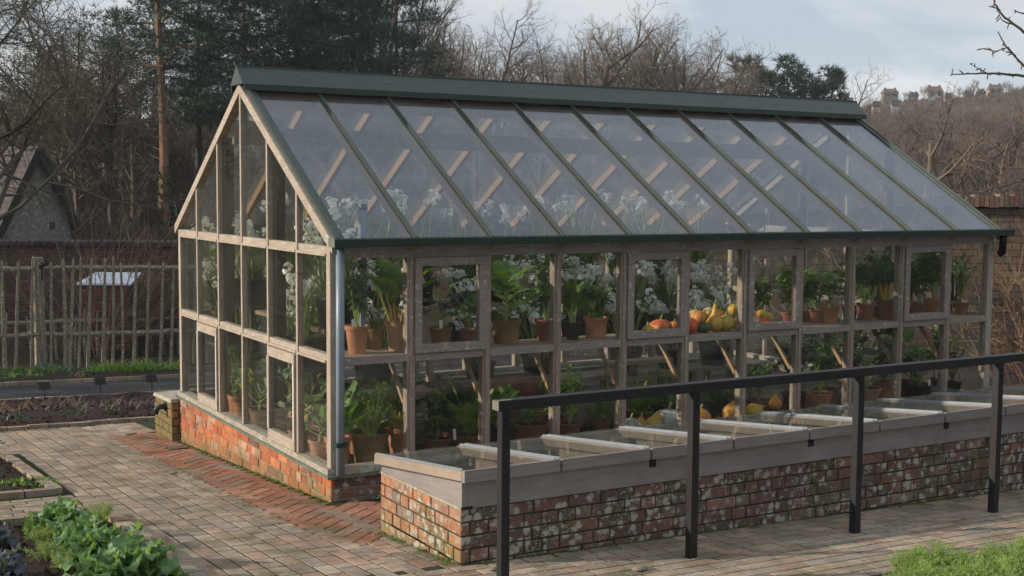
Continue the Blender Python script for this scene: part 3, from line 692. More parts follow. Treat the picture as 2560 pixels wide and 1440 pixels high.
m = MB(); m.tube([(-.065, 4.0, -.135), (-.13, 4.0, -.13), (-.16, 4.01, -.145), (-.175, 4.02, -.2)], .027, 10); m.build('spout', M['tapg'], t, True)
m = MB(); m.tube([(-.076, 4.0, -.135), (-.088, 4.0, -.134)], .045, 12); m.build('wall_flange', M['tapg'], t)
m = MB()
gx0, gy0 = -.17, 3.30
m.box((gx0-.085, gy0-.085, gz(gx0, gy0)+.018), (gx0+.085, gy0+.085, gz(gx0, gy0)+.024))
gr = m.build('drain_grate', M['dark']); tag(gr, 'small square drain cover with pale bars in the red bricks', 'drain')
m = MB()
for k in range(5): m.box((gx0-.08, gy0-.075+k*.034, gz(gx0, gy0)+.025), (gx0+.08, gy0-.06+k*.034, gz(gx0, gy0)+.03))
m.build('bar_grid', M['mortar'], gr)
for (x, y, lab) in ((-.408, 8.61, 'black plant sign on a stake, nearest the picture edge by the road'), (.341, 8.9, 'black plant sign on a stake between the other two by the road'), (1.026, 8.95, 'black plant sign on a stake beside the brick pier and the road')):
    z = gz(x, y); s = thing('plant_sign', (x, y, z), lab, 'sign', 'black plant signs in the mulched bed')
    m = MB(); m.bar((x, y, z-.05), (x, y, z+.2), .014, .008); m.build('stake', M['dark'], s)
    m = MB(); m.hexa([(x-.07, y-.02, z+.165), (x+.07, y-.02, z+.165), (x+.07, y+.05, z+.245), (x-.07, y+.05, z+.245), (x-.07, y-.026, z+.172), (x+.07, y-.026, z+.172), (x+.07, y+.044, z+.252), (x-.07, y+.044, z+.252)]); m.build('plate', M['dark'], s)
rs = random.Random(5)
for k, (px, py, lab) in enumerate(((1600, 1432, 'flat pale stone lying on the path near the handrail'), (1238, 1432, 'small pale pebble beside the corner of the cold frame'), (433, 1190, 'small loose pebble on the brick path by the greenhouse'))):
    c = onG(px, py, ); sz = (.035, .026, .022)[k]; m = MB()
    m.lathe([(.001, -.3), (.8, -.2), (1, .05), (.7, .3), (.001, .38)], 9, wob=lambda a, z: 1 + .2*sin(a*2+k) + .1*sin(a*3))
    m.v = [(c.x + x*sz*1.5, c.y + y*sz, c.z + .022 + z*sz) for x, y, z in m.v]
    tag(m.build('stone', M['mortar'], smooth=True), lab, 'stone')

# ================================================================ FENCES, WALLS, SMALL BUILDINGS BEHIND
def pale_fence(name, label, A, B, zt, hp, rails, step, seed, posts, wr=.03, group=None):
    rr = random.Random(seed); A, B = Vector(A), Vector(B); L = (B-A).length; d = (B-A)/L; nrm = Vector((d.y, -d.x, 0))
    f = thing(name, (A.x, A.y, terrain(A.x, A.y)), label, 'fence', group)
    x = .05
    while x < L:
        p = A + d*x; g = terrain(p.x, p.y); top = g + hp + rr.uniform(-.1, .06); lean = rr.uniform(-.06, .06)
        m = MB(); w1, w2 = rr.uniform(.8, 1.25)*wr, rr.uniform(.55, .9)*wr; dx = rr.uniform(-.015, .015)
        q = p + nrm*.05
        m.tube([(q.x - d.x*lean, q.y - d.y*lean, g-.05), (q.x + d.x*dx, q.y + d.y*dx, g + hp*.5), (q.x + d.x*lean*.9, q.y + d.y*lean*.9, top-.05), (q.x + d.x*lean, q.y + d.y*lean, top)], [w1, w1*.95, w2, w2*.35], 5)
        m.build('pale', M['pale'], f); x += step * rr.uniform(.6, 1.35)
    for zr in rails:
        n = max(1, round(L / 2.6))
        for k in range(n):
            a, b = A + d*(L*k/n), A + d*(L*(k+1)/n); m = MB(); pts = []
            for j in range(7):
                q = a + (b-a)*j/6; pts.append((q.x, q.y, terrain(q.x, q.y) + zr + rr.uniform(-.018, .018)))
            m.tube(pts, [.05*rr.uniform(.85, 1.1) for _ in pts], 6); m.build('rail', M['pale'], f)
    for k, s in enumerate(posts):
        q = A + d*s - nrm*.04; g = terrain(q.x, q.y); m = MB(); m.bar((q.x, q.y, g-.1), (q.x, q.y, g+hp+.0), .15, .15, d); po = m.build('post', M['pale'], f)
    return f
A = (-2.6, 13.95, 0); fe = pale_fence('paling_fence', 'tall rustic paling fence with two rails and a square post behind the greenhouse', A, (5.2, 14.25, 0), 0, 1.93, (1.74, .62), .19, 41, (3.06, 6.0))
m = MB(); q = Vector((.47, 13.85, terrain(.47, 13.9) + 1.75)); m.bar(q + Vector((0, -.03, -.2)), q + Vector((0, -.03, .1)), .03, .03); m.bar(q + Vector((-.05, -.03, .02)), q + Vector((.09, -.05, .07)), .07, .05)
tag(m.build('gate_latch', M['dark']), 'black iron latch on the square post of the tall fence', 'latch')
pale_fence('low_paling_fence', 'low paling fence seen through the gaps of the tall fence', (-1.5, 16.6, 0), (4.2, 16.8, 0), 0, .95, (.75,), .2, 42, (), .026)
# wall with a scalloped tile coping
sw = thing('tile_topped_wall', (1.2, 19, terrain(1.2, 19)), 'russet garden wall with a scalloped tile top behind the paling fence', 'wall')
a, b = Vector((.2, 19.6, 0)), Vector((4.1, 17.6, 0)); d = (b-a).normalized(); L = (b-a).length; nrm = Vector((d.y, -d.x, 0)); zt0 = .80
m = MB(); z0 = -1.7; vs = [(a.x, a.y, z0), (b.x, b.y, z0), (b.x-nrm.x*.25, b.y-nrm.y*.25, z0), (a.x-nrm.x*.25, a.y-nrm.y*.25, z0)]
m.hexa(vs + [(x, y, zt0) for x, y, z in vs]); m.build('wall_core', M['mortard'], sw)
m = MB(); brickwork(m, a, d, nrm, L, -1.6, zt0, 'dim', 43); m.build('brick_face', M['rubble'], sw)
m = MB(); n = int(L/.13)
for k in range(n):
    q = a + d*(k+.5)*.13; pts = [(q.x + nrm.x*u, q.y + nrm.y*u, zt0 + .02 - abs(u+.1)*.2) for u in (.08, -.1, -.3)]; m.tube(pts, .062, 7)
m.build('scalloped_tiles', M['slate'], sw)
# bee-hive like box with a white lid
hb = thing('brick_frame_box', (1.25, 15.9, terrain(1.2, 15.9)), 'small brick box with a pale sloping lid behind the tall fence', 'cold frame')
def boxat(px0, px1, py0, py1, dep, dz=.5): a = atD(px0, py1, dep); b = atD(px1, py0, dep); return a, b
a, b = atD(202, 700, 24), atD(322, 712, 24)
m = MB(); ux = (b - a); ux.z = 0; L = ux.length; ux.normalize(); uy = Vector((-ux.y, ux.x, 0)); zb = atD(260, 800, 24).z
c = [a, a+ux*L, a+ux*L+uy*.7, a+uy*.7]; zz = atD(260, 713, 24).z
m.hexa([(p.x, p.y, zb-.8) for p in c] + [(p.x, p.y, zz) for p in c]); m.build('brick_box', M['mortard'], hb)
m = MB(); brickwork(m, (c[0].x, c[0].y, 0), ux, -uy, L, zb-.6, zz, 'wall2', 44); m.build('brick_face', M['rubble'], hb)
m = MB(); c = [a-ux*.06-uy*.06, a+ux*(L+.06)-uy*.06, a+ux*(L+.02)+uy*.75, a+ux*.03+uy*.75]
m.hexa([(p.x, p.y, zz+.003+(.16 if i > 1 else 0)) for i, p in enumerate(c)] + [(p.x, p.y, zz+.04+(.16 if i > 1 else 0)) for i, p in enumerate(c)]); m.build('lid', M['lead'], hb)
# rubble garden wall
rw = thing('garden_wall', (10, 10.5, terrain(10, 10.5)), 'high rubble stone and brick garden wall with brick on edge coping', 'wall')
a, b = Vector((5.25, 14.6, 0)), Vector((18.4, 5.0, 0)); d = (b-a).normalized(); L = (b-a).length; nrm = Vector((d.y, -d.x, 0)); nseg = 12
ztop = lambda s: lerp(.95, 1.72, smooth(.0, .75, s))
m = MB()
for k in range(nseg):
    p, q = a + d*L*k/nseg, a + d*L*(k+1)/nseg; vs = [(p.x, p.y, -2), (q.x, q.y, -2), (q.x-nrm.x*.3, q.y-nrm.y*.3, -2), (p.x-nrm.x*.3, p.y-nrm.y*.3, -2)]
    z0, z1 = ztop(k/nseg), ztop((k+1)/nseg); m.hexa(vs + [(vs[0][0], vs[0][1], z0), (vs[1][0], vs[1][1], z1), (vs[2][0], vs[2][1], z1), (vs[3][0], vs[3][1], z0)])
m.build('wall_core', M['mortard'], rw)
m = MB(); rr = random.Random(9)
for k in range(nseg):
    s0 = k/nseg; brickwork(m, a + d*L*s0, d, nrm, L/nseg, -1.5, ztop(s0 + .5/nseg) - .02, 'rub', 60+k, course=.125, L=.27, proud=.02)
m.build('stone_face', M['rubble'], rw)
m = MB(); n = int(L/.085)
for k in range(n):
    s = (k+.5)/n; q = a + d*L*s; z = ztop(s) + rr.uniform(-.012, .012); h = rr.uniform(.17, .23)
    m.bar((q.x - nrm.x*.16, q.y - nrm.y*.16, z + h/2), (q.x + nrm.x*.15, q.y + nrm.y*.15, z + h/2), .074, h, col=pcol(rr, 'rub'))
m.build('coping', M['rubble'], rw)
sheet('bed_soil', M['bark'], lambda x, y: 6.5 < x < 18 and y < 14.3 - (x-5.25)*.73 and y > 1.5, 6.5, 18, 1, 14, .25, .01, .12, 3, label='mulched bed below the rubble wall', cat='soil')
# wire trellis on the soil by the wall
tr = thing('wire_trellis', (9.5, 3.2, gz(9.5, 3.2)), 'thin wire trellis standing in the mulch beside the greenhouse end', 'trellis')
a, b = atD(2500, 890, 17), atD(2640, 900, 17.6); zb = atD(2540, 985, 17).z
m = MB()
for k in range(6):
    q = a + (b-a)*k/5; m.tube([(q.x, q.y, zb), (q.x, q.y, a.z)], .006, 4)
for h in (0, .5, 1): m.tube([(a.x, a.y, lerp(zb, a.z, h)), (b.x, b.y, lerp(zb, a.z, h))], .006, 4)
m.tube([(a.x, a.y, zb), (b.x, b.y, a.z)], .006, 4); m.build('mesh_panel', M['dark'], tr)
# stone cottage at the left
ct = Vector(atD(70, 560, 42)); ct.z = terrain(ct.x, ct.y); zA = atD(92, 372, 42).z; zE = atD(145, 548, 42).z
co = thing('stone_cottage', (ct.x, ct.y, ct.z), 'grey stone cottage with a steep tiled roof half hidden by bare branches', 'cottage')
view = CF.copy(); view.z = 0; view.normalize(); side = Vector((CR.x, CR.y, 0)).normalized()
n_ = (-view*.62 + side*.78).normalized(); e = Vector((-n_.y, n_.x, 0)); hw = 1.25; Lc = 6
gc = Vector(atD(92, 500, 42)); gc.z = 0
P = lambda u, v, z: (gc.x + e.x*u - n_.x*v, gc.y + e.y*u - n_.y*v, z)
m = MB(); vs = [P(-hw, 0, ct.z-1), P(hw, 0, ct.z-1), P(hw, 0, zE), P(0, 0, zA-.1), P(-hw, 0, zE)]; vs2 = [P(-hw, Lc, ct.z-1), P(hw, Lc, ct.z-1), P(hw, Lc, zE), P(0, Lc, zA-.1), P(-hw, Lc, zE)]
m.add(vs + vs2, [(0,1,2,3,4), (9,8,7,6,5)] + [(i, i+5, (i+1) % 5 + 5, (i+1) % 5) for i in range(5)]); wl = m.build('stone_wall', M['stonew'], co)
for sg in (-1, 1):
    m = MB(); q = hw + .22; zz = zE - .22*(zA-zE)/hw
    m.hexa([P(0, -.18, zA), P(sg*q, -.18, zz), P(sg*q, Lc, zz), P(0, Lc, zA), P(0, -.18, zA+.09), P(sg*q, -.18, zz+.09), P(sg*q, Lc, zz+.09), P(0, Lc, zA+.09)])
    rf = m.build('roof', M['slate'], co)
    m = MB(); m.bar(P(0, -.22, zA-.06), P(sg*q, -.22, zz-.06), .07, .26, (0, 0, 1)); m.build('bargeboard', M['dark'], rf)
    for k in range(14):
        m = MB(); t = (k+.5)/14; m.bar(P(sg*q*t, -.16, lerp(zA, zz, t)+.1), P(sg*q*t, Lc, lerp(zA, zz, t)+.1), .02, .03); 
        m.build('tile_course', M['slate'], rf)
m = MB(); m.hexa([P(-hw-1.6, -.1, zE-1.2), P(-hw+.06, -.1, zE-.1), P(-hw+.06, 4, zE-.1), P(-hw-1.6, 4, zE-1.2), P(-hw-1.6, -.1, zE-1.1), P(-hw+.06, -.1, zE), P(-hw+.06, 4, zE), P(-hw-1.6, 4, zE-1.1)]); m.build('lean_to_roof', M['slate'], co)
m = MB(); m.hexa([P(-hw-1.4, .1, ct.z-1), P(-hw-.003, .1, ct.z-1), P(-hw-.003, 3.9, ct.z-1), P(-hw-1.4, 3.9, ct.z-1), P(-hw-1.4, .1, zE-1.25), P(-hw-.003, .1, zE-.2), P(-hw-.003, 3.9, zE-.2), P(-hw-1.4, 3.9, zE-1.25)]); m.build('lean_to_wall', M['stonew'], co)
m = MB(); m.bar(P(.55, -.02, zE-.35), P(.55, -.02, zE-.1), .16, .03, n_); m.build('slit_opening', M['dark'], wl)
# houses on the skyline
def house(px, py, wpx, hpx, dep, label, mat, kind=0):
    c = Vector(atD(px, py-2, dep)); s = wpx*dep/FP; h = hpx*dep/FP; hh = h*.45; g = c.z - 4; dpt = s*.6
    o = thing('house', (c.x, c.y, c.z), label, 'house', 'houses on the wooded skyline')
    ang = .25 + px*.013 % .6; ca, sa = cos(ang), -sin(ang)
    Q = lambda u, v, z: (c.x + u*(CR.x*ca) - v*(CR.y*ca), c.y + u*(CR.y*ca) + v*(CR.x*ca), z)
    m = MB(); m.hexa([Q(-s/2, -dpt/2, g), Q(s/2, -dpt/2, g), Q(s/2, dpt/2, g), Q(-s/2, dpt/2, g), Q(-s/2, -dpt/2, c.z+hh), Q(s/2, -dpt/2, c.z+hh), Q(s/2, dpt/2, c.z+hh), Q(-s/2, dpt/2, c.z+hh)]); wl = m.build('walls', mat, o)
    m = MB()
    if kind: vs = [Q(-s/2-.2, -dpt/2-.2, c.z+hh+.01), Q(s/2+.2, -dpt/2-.2, c.z+hh+.01), Q(s/2+.2, dpt/2+.2, c.z+hh+.01), Q(-s/2-.2, dpt/2+.2, c.z+hh+.01), Q(0, -dpt/2-.2, c.z+h), Q(0, dpt/2+.2, c.z+h)]; fsx = [(0,1,4), (2,3,5), (1,2,5,4), (3,0,4,5), (0,3,2,1)]
    else: vs = [Q(-s/2-.2, -dpt/2-.2, c.z+hh+.01), Q(s/2+.2, -dpt/2-.2, c.z+hh+.01), Q(s/2+.2, dpt/2+.2, c.z+hh+.01), Q(-s/2-.2, dpt/2+.2, c.z+hh+.01), Q(-s/2+.3, 0, c.z+h), Q(s/2-.3, 0, c.z+h)]; fsx = [(0,1,5,4), (2,3,4,5), (1,2,5), (3,0,4), (0,3,2,1)]
    m.add(vs, fsx); rf = m.build('roof', M['roofr'], o)
    for u in (-.32, .34):
        m = MB(); a = Q(s*u, 0, 0); q_ = .045*s; m.box((a[0]-q_, a[1]-q_, c.z+h*.8), (a[0]+q_, a[1]+q_, c.z+h*1.12)); m.build('chimney', M['roofr'], rf)
    for k in range(max(2, int(s/2.2))):
        u = -s/2 + s*(k+.5)/max(2, int(s/2.2))
        for zq in ((.15, .6) if hh > 3 else (.3,)):
            m = MB(); p, q = Q(u-.4, -dpt/2-.04, 0), Q(u+.4, -dpt/2-.04, 0); z0 = c.z + hh*zq; m.bar((p[0], p[1], z0+.5), (q[0], q[1], z0+.5), .06, 1.0); m.build('window', M['pane'], wl)
house(2224, 246, 40, 22, 262, 'grey stone house with two chimneys on the skyline', M['stonew'])
house(2283, 248, 26, 16, 262, 'low pink roofed house on the skyline', M['renderp'])
house(2335, 246, 46, 28, 258, 'large white house on the skyline beside a thin tree', M['render'])
house(2370, 252, 20, 18, 252, 'narrow white gabled house below the skyline', M['render'], 1)
house(2420, 246, 26, 18, 256, 'pale grey house half hidden by trees on the skyline', M['stonew'])
house(2452, 244, 22, 20, 256, 'tall cream house on the skyline', M['renderp'], 1)
house(2486, 240, 46, 26, 254, 'broad pinkish house on the skyline behind the bare tree', M['renderp'])
house(2190, 272, 22, 15, 215, 'small pink house low on the wooded hill', M['renderp'], 1)
house(2237, 270, 20, 14, 215, 'small white gabled house low on the wooded hill', M['render'], 1)

# ================================================================ TREES
def rv(rr, s=1): return Vector((rr.uniform(-s, s), rr.uniform(-s, s), rr.uniform(-s, s)))
def bare_tree_mesh(seed, H=10, trunk=.28, fork=.28, limbs=7, spread=.8, nb=(6, 6, 5), droop=0., crook=.35, lean=(0, 0), r0=.2, thin=1.):
    rr = random.Random(seed); wood = MB(); tw = MB()
    def grow(p, d, L, r, lvl):
        n = (6, 5, 4, 3)[min(lvl, 3)]; pts = [p]; rads = [r]; q = p.copy(); dd = d.copy()
        for i in range(n):
            dd = (dd + rv(rr, crook * (.5 if lvl == 0 else 1) / n * 2.2) + Vector((0, 0, (.16 if lvl < 3 else .05) - droop * (lvl > 1)))).normalized()
            q = q + dd * (L / n); pts.append(q.copy()); rads.append(r * (1 - (.6 if lvl < 2 else .7)*(i+1)/n))
        if lvl < 2: wood.tube(pts, rads, 7 if lvl == 0 else 5, cap=False)
        elif lvl < 3: tw.tube(pts, [max(x, .010*thin) for x in rads], 4, cap=False)
        else: tw.tube(pts, [max(x, .0065*thin) for x in rads], 3, cap=False)
        if lvl == 3:
            for i in range(nb[2]):
                k = rr.randint(1, n); a = pts[k]; e = a + (dd + rv(rr, .9)).normalized() * L * rr.uniform(.35, .8); s = rv(rr).normalized() * .0055 * thin; s2 = rv(rr).normalized() * .0055 * thin
                tw.add([a - s, a + s, a + s2, e], [(0, 1, 3), (1, 2, 3), (2, 0, 3)])
            return
        cnt = (limbs, nb[0], nb[1])[lvl]
        for i in range(cnt):
            t = (fork + (1 - fork) * (i + rr.random()) / cnt) if lvl == 0 else (.22 + .78 * (i + rr.random()) / cnt)
            k = t * n; j = min(int(k), n - 1); a = pts[j].lerp(pts[j+1], k - j); rb = max(.004, lerp(rads[j], rads[j+1], k - j) * rr.uniform(.5, .75))
            side = rv(rr); side = (side - dd * side.dot(dd)).normalized(); sp_ = spread * rr.uniform(.75, 1.25)
            nd = (dd * (1 - .45*sp_) + side * sp_).normalized()
            grow(a, nd, L * rr.uniform(.38, .62) * (1.12 - .45*t if lvl == 0 else 1.1 - .35*t) * (1.25 if lvl == 0 else 1), rb, lvl + 1)
    grow(Vector((0, 0, -.4)), Vector((lean[0], lean[1], 1)).normalized(), H * .8, r0, 0)
    return wood, tw
def tree_thing(name, wood, tw, bm, tm, label, cat='tree', group=None, third=None):
    o = thing(name, (0, 0, 0), label, cat, group); wood.build('trunk', M[bm], o); tw.build('crown', M[tm], o)
    return o
def mesh_top(mb_): return max(v[2] for v in mb_.v)
def put_tree(proto, px, dep, ytop, H, first, label, group=None, rz=None, wid=1.):
    p = atD(px, 472, dep); z = terrain(p.x, p.y); top = atD(px, ytop, dep).z; s = max(.2, (top - z) / H)
    rz = rs.uniform(0, 6.28) if rz is None else rz
    if first: proto.location = (p.x, p.y, z); proto.rotation_euler = (0, 0, rz); proto.scale = (s*wid, s*wid, s); tag(proto, label, None, group); return proto
    return dup(proto, (p.x, p.y, z), rz, (s*wid, s*wid, s), label, group)
rs = random.Random(17)
def hcap(px, R, z, h):
    """keep the woods below the row of houses"""
    if 2165 < px < 2520 and R > 110: return min(h, 1.97 + R*(472 - 254)/FP - z) if R < 236 else min(h, 1.97 + R*(472 - 246)/FP - z)
    return h
specs = dict(spready=dict(seed=1, H=10, limbs=10, spread=.8, nb=(8, 8, 9), fork=.22, r0=.28, thin=1.05), sparse=dict(seed=2, H=11, limbs=6, spread=.65, nb=(6, 5, 5), fork=.3, crook=.6, r0=.3, thin=1.2), round_=dict(seed=5, H=10, limbs=11, spread=.95, nb=(8, 8, 10), fork=.25, crook=.4, r0=.28, thin=1.05),
             tall=dict(seed=8, H=12, limbs=11, spread=.55, nb=(8, 7, 9), fork=.2, crook=.3, r0=.28, thin=1.05))
protos = {}
for k, sp_ in specs.items():
    wd, tw = bare_tree_mesh(**sp_); protos[k] = [tree_thing('bare_tree', wd, tw, 'barkd', 'twig', '', 'tree'), max(mesh_top(wd), mesh_top(tw)), True]
def T(kind, px, dep, ytop, label, group='bare trees behind the greenhouse', wid=1., rz=None):
    pr_ = protos[kind]; o = put_tree(pr_[0], px, dep, ytop, pr_[1]*.88, pr_[2], label, group, rz, wid); pr_[2] = False; return o
T('tall', 960, 62, -130, 'tall bare tree rising behind the dark pines, its top out of view')
T('tall', 1065, 66, 20, 'bare tree with upright twigs at the open end of the pines')
T('tall', 1135, 70, 85, 'slim bare tree between the pines and the open sky')
T('spready', 1245, 72, 52, 'broad bare tree just past the pines, leaning towards open sky')
T('round_', 1345, 76, 112, 'small round bare tree in a dip of the tree line', wid=.9)
T('sparse', 1465, 70, 55, 'sparse crooked bare tree with two rising limbs, tallest of the middle row')
T('round_', 1540, 76, 96, 'bare tree between the sparse crooked one and the round topped one')
T('round_', 1605, 74, 86, 'round topped bare tree in the middle of the tree line')
T('round_', 1705, 78, 120, 'wide bare tree with a russet tinge near the distant pines')
T('spready', 1775, 80, 138, 'bare tree next to the distant pines, lowest of the middle row')
T('round_', 1420, 84, 160, 'small bare tree half behind the sparse crooked one', wid=.9)
T('spready', 1190, 84, 120, 'thin bare tree behind the slim one near the pines')
T('round_', 1655, 86, 150, 'low bare tree in the gap right of the round topped one')
T('spready', 2100, 88, 196, 'bare grey tree beside the last distant pine')
for px, dep, yt, kd, lab in ((1160, 90, 110, 'round_', 'hazy bare tree filling the gap by the slim one'), (1290, 92, 130, 'spready', 'hazy bare tree between the broad one and the small round one'), (1385, 94, 150, 'round_', 'hazy low bare tree left of the crooked one'), (1500, 92, 140, 'spready', 'hazy bare tree just right of the crooked one'), (1570, 95, 125, 'round_', 'hazy bare tree behind the round topped one'),
        (1680, 94, 140, 'spready', 'hazy bare tree behind the wide russet one'), (1740, 92, 140, 'round_', 'hazy bare tree before the distant pines'), (1820, 90, 178, 'round_', 'low russet tree touching the first distant pine'), (1110, 88, 60, 'spready', 'hazy bare tree between the pine clump and the sky')):
    T(kd, px, dep, yt, lab)
# big dense bare trees on the left
for i, (px, dep, yt, lab) in enumerate(((-40, 29, -260, 'large bare tree with a leaning mossy trunk at the edge of view'), (150, 50, -160, 'dense bare tree whose twigs rise behind the cottage'), (285, 48, -60, 'bare tree with drooping twigs between cottage and pine'))):
    wd, tw = bare_tree_mesh(21+i, H=11, limbs=12, spread=.95, nb=(9, 8, 7), fork=(.34, .15, .15)[i], droop=.10, crook=.45, r0=.2, thin=1.5)
    o = tree_thing('bare_tree', wd, tw, 'barkd', 'twigg', lab, group='dense bare trees on the left'); put_tree(o, px, dep, yt, max(mesh_top(wd), mesh_top(tw)), True, lab, 'dense bare trees on the left', .4 + i, 1.05)
# crooked oaks on the near right slope
for i, (px, dep, yt, lab, wid) in enumerate(((2300, 46, 205, 'crooked ivy footed oak on the slope past the greenhouse ridge', 1.), (2420, 52, 255, 'low spreading oak with pale limbs on the right slope', 1.15), (2560, 42, 165, 'broad bare oak cut by the edge of the picture', 1.1), (2230, 60, 262, 'small crooked oak right beside the end of the green ridge', 1.))):
    wd, tw = bare_tree_mesh(41+i, H=9, limbs=8, spread=.95, nb=(7, 6, 5), fork=.22, crook=.8, r0=.24, thin=1.3)
    o = tree_thing('oak_tree', wd, tw, 'barkl', 'twigr', lab); put_tree(o, px, dep, yt, max(mesh_top(wd), mesh_top(tw)), True, lab, 'crooked oaks on the right slope', 1.3*i, wid)
# woods on the right hill: trees one cannot tell apart
cnt = 0
low = []
for i in range(3):
    wd, tw = bare_tree_mesh(61+i, H=8, limbs=8, spread=.9, nb=(6, 6, 5), fork=.2, crook=.5, r0=.2, thin=3); o = tree_thing('hill_tree', wd, tw, 'barkl', ('twigr', 'twig', 'twigg')[i], 'bare tree among many on the wooded hillside'); low.append([o, max(mesh_top(wd), mesh_top(tw)), True])
spots = []
for k in range(150):
    R = lerp(80, 235, rs.random() ** .8); px = rs.uniform(2080, 2760)
    spots.append((px, R))
for k in range(30): spots.append((2110 + k*18 + rs.uniform(-6, 6), rs.uniform(272, 288)))
for k in range(46): spots.append((rs.uniform(130, 640), rs.uniform(48, 78)))
for k in range(28): spots.append((rs.uniform(640, 2080), rs.uniform(88, 120)))
crest = {}
for px, h_ in ((2172, 1.8), (2205, 2.6), (2252, 3.0), (2268, 1.6), (2305, 3.9), (2318, 3.2), (2352, 2.2), (2392, 2.8), (2408, 3.0), (2424, 4.2), (2440, 2.4), (2468, 2.2), (2500, 3.4), (2515, 3.0), (2345, 1.5), (2232, 1.5), (2478, 1.6), (2380, 1.5)): crest[px] = h_; spots.append((px, 250))
for px, R in spots:
    t = rs.choice(low); p = atD(px, 472, R); p = Vector((p.x, p.y, 0)); z = terrain(p.x, p.y); h = rs.uniform(4.2, 7.5) if px > 700 else rs.uniform(3.5, 6)
    if R > 255: h = rs.uniform(1.6, 3.2)
    elif R > 180 and px > 2100: h = rs.uniform(2.2, 4)
    h = crest[px] if px in crest else hcap(px, R, z, h)
    if h < .9: continue
    s = h / t[1]
    if t[2]: t[0].location = (p.x, p.y, z-.1); t[0].scale = (s, s, s); t[0].rotation_euler.z = rs.random()*6; t[0]['group'] = 'bare trees of the hillside woods'; t[2] = False
    else: dup(t[0], (p.x, p.y, z-.1), rs.random()*6.28, s, None, 'bare trees of the hillside woods')
# scrub
def scrub(name, label, n, pxr, Rr, hr_, mat, w=.02, seed=3, nb=16, cap=True):
    """rounded bushes: bursts of fine blades"""
    rr = random.Random(seed); m = MB()
    for k in range(n):
        R = lerp(Rr[0], Rr[1], rr.random()); px = rr.uniform(*pxr); p = atD(px, 472, R); z = terrain(p.x, p.y); wq = w*R/50; h = rr.uniform(*hr_); h = hcap(px, R, z, h) if cap else h
        if h < .5: continue
        for j in range(nb):
            a = rr.random()*6.28; el = rr.uniform(.15, 1.5); d = Vector((cos(el)*cos(a), cos(el)*sin(a), sin(el))); b = Vector((p.x, p.y, z-.1)) + d*h*rr.uniform(.0, .45); e = Vector((p.x, p.y, z-.1)) + d*h*rr.uniform(.75, 1.1)*(.65 + .35*sin(el)) + rv(rr, .12*h)
            s = rv(rr).normalized()*wq; c = b.lerp(e, .5) + rv(rr, .06*h); m.add([b - s, b + s, c + s*.6, c - s*.6, e], [(0, 1, 2, 3), (3, 2, 4)])
    tag(m.build(name, M[mat]), label, 'undergrowth', kind='stuff')
scrub('undergrowth', 'russet scrub and brambles on the bank behind the fence', 1500, (-80, 680), (36, 74), (.6, 1.7), 'twigr', .014)
scrub('undergrowth', 'brown scrub covering the wooded hill', 2600, (2060, 2760), (60, 256), (.9, 2.4), 'twigr', .016, 4)
scrub('undergrowth', 'olive scrub on the hill between the bare trees', 900, (2060, 2760), (50, 240), (1.0, 2.6), 'twigg', .02, 5)
scrub('undergrowth', 'grey scrub high on the wooded hill', 1400, (2060, 2760), (90, 256), (1.0, 2.6), 'twig', .014, 7)
scrub('undergrowth', 'brown scrub below the middle tree line', 800, (680, 2080), (60, 112), (.8, 2.4), 'twigr', .014, 6)
scrub('undergrowth', 'low grey scrub on the crest below the houses', 700, (2140, 2640), (230, 262), (.5, 1.25), 'twigr', .016, 11, 14, False)
scrub('undergrowth', 'brown scrub on the hill beyond the edge of view', 1300, (2700, 3700), (60, 280), (1.2, 3.4), 'twigr', .022, 12, 14, False)
scrub('undergrowth', 'dark scrub on the bank beyond the fence corner', 700, (-900, -60), (38, 76), (.8, 2.2), 'twigg', .016, 13, 14, False)
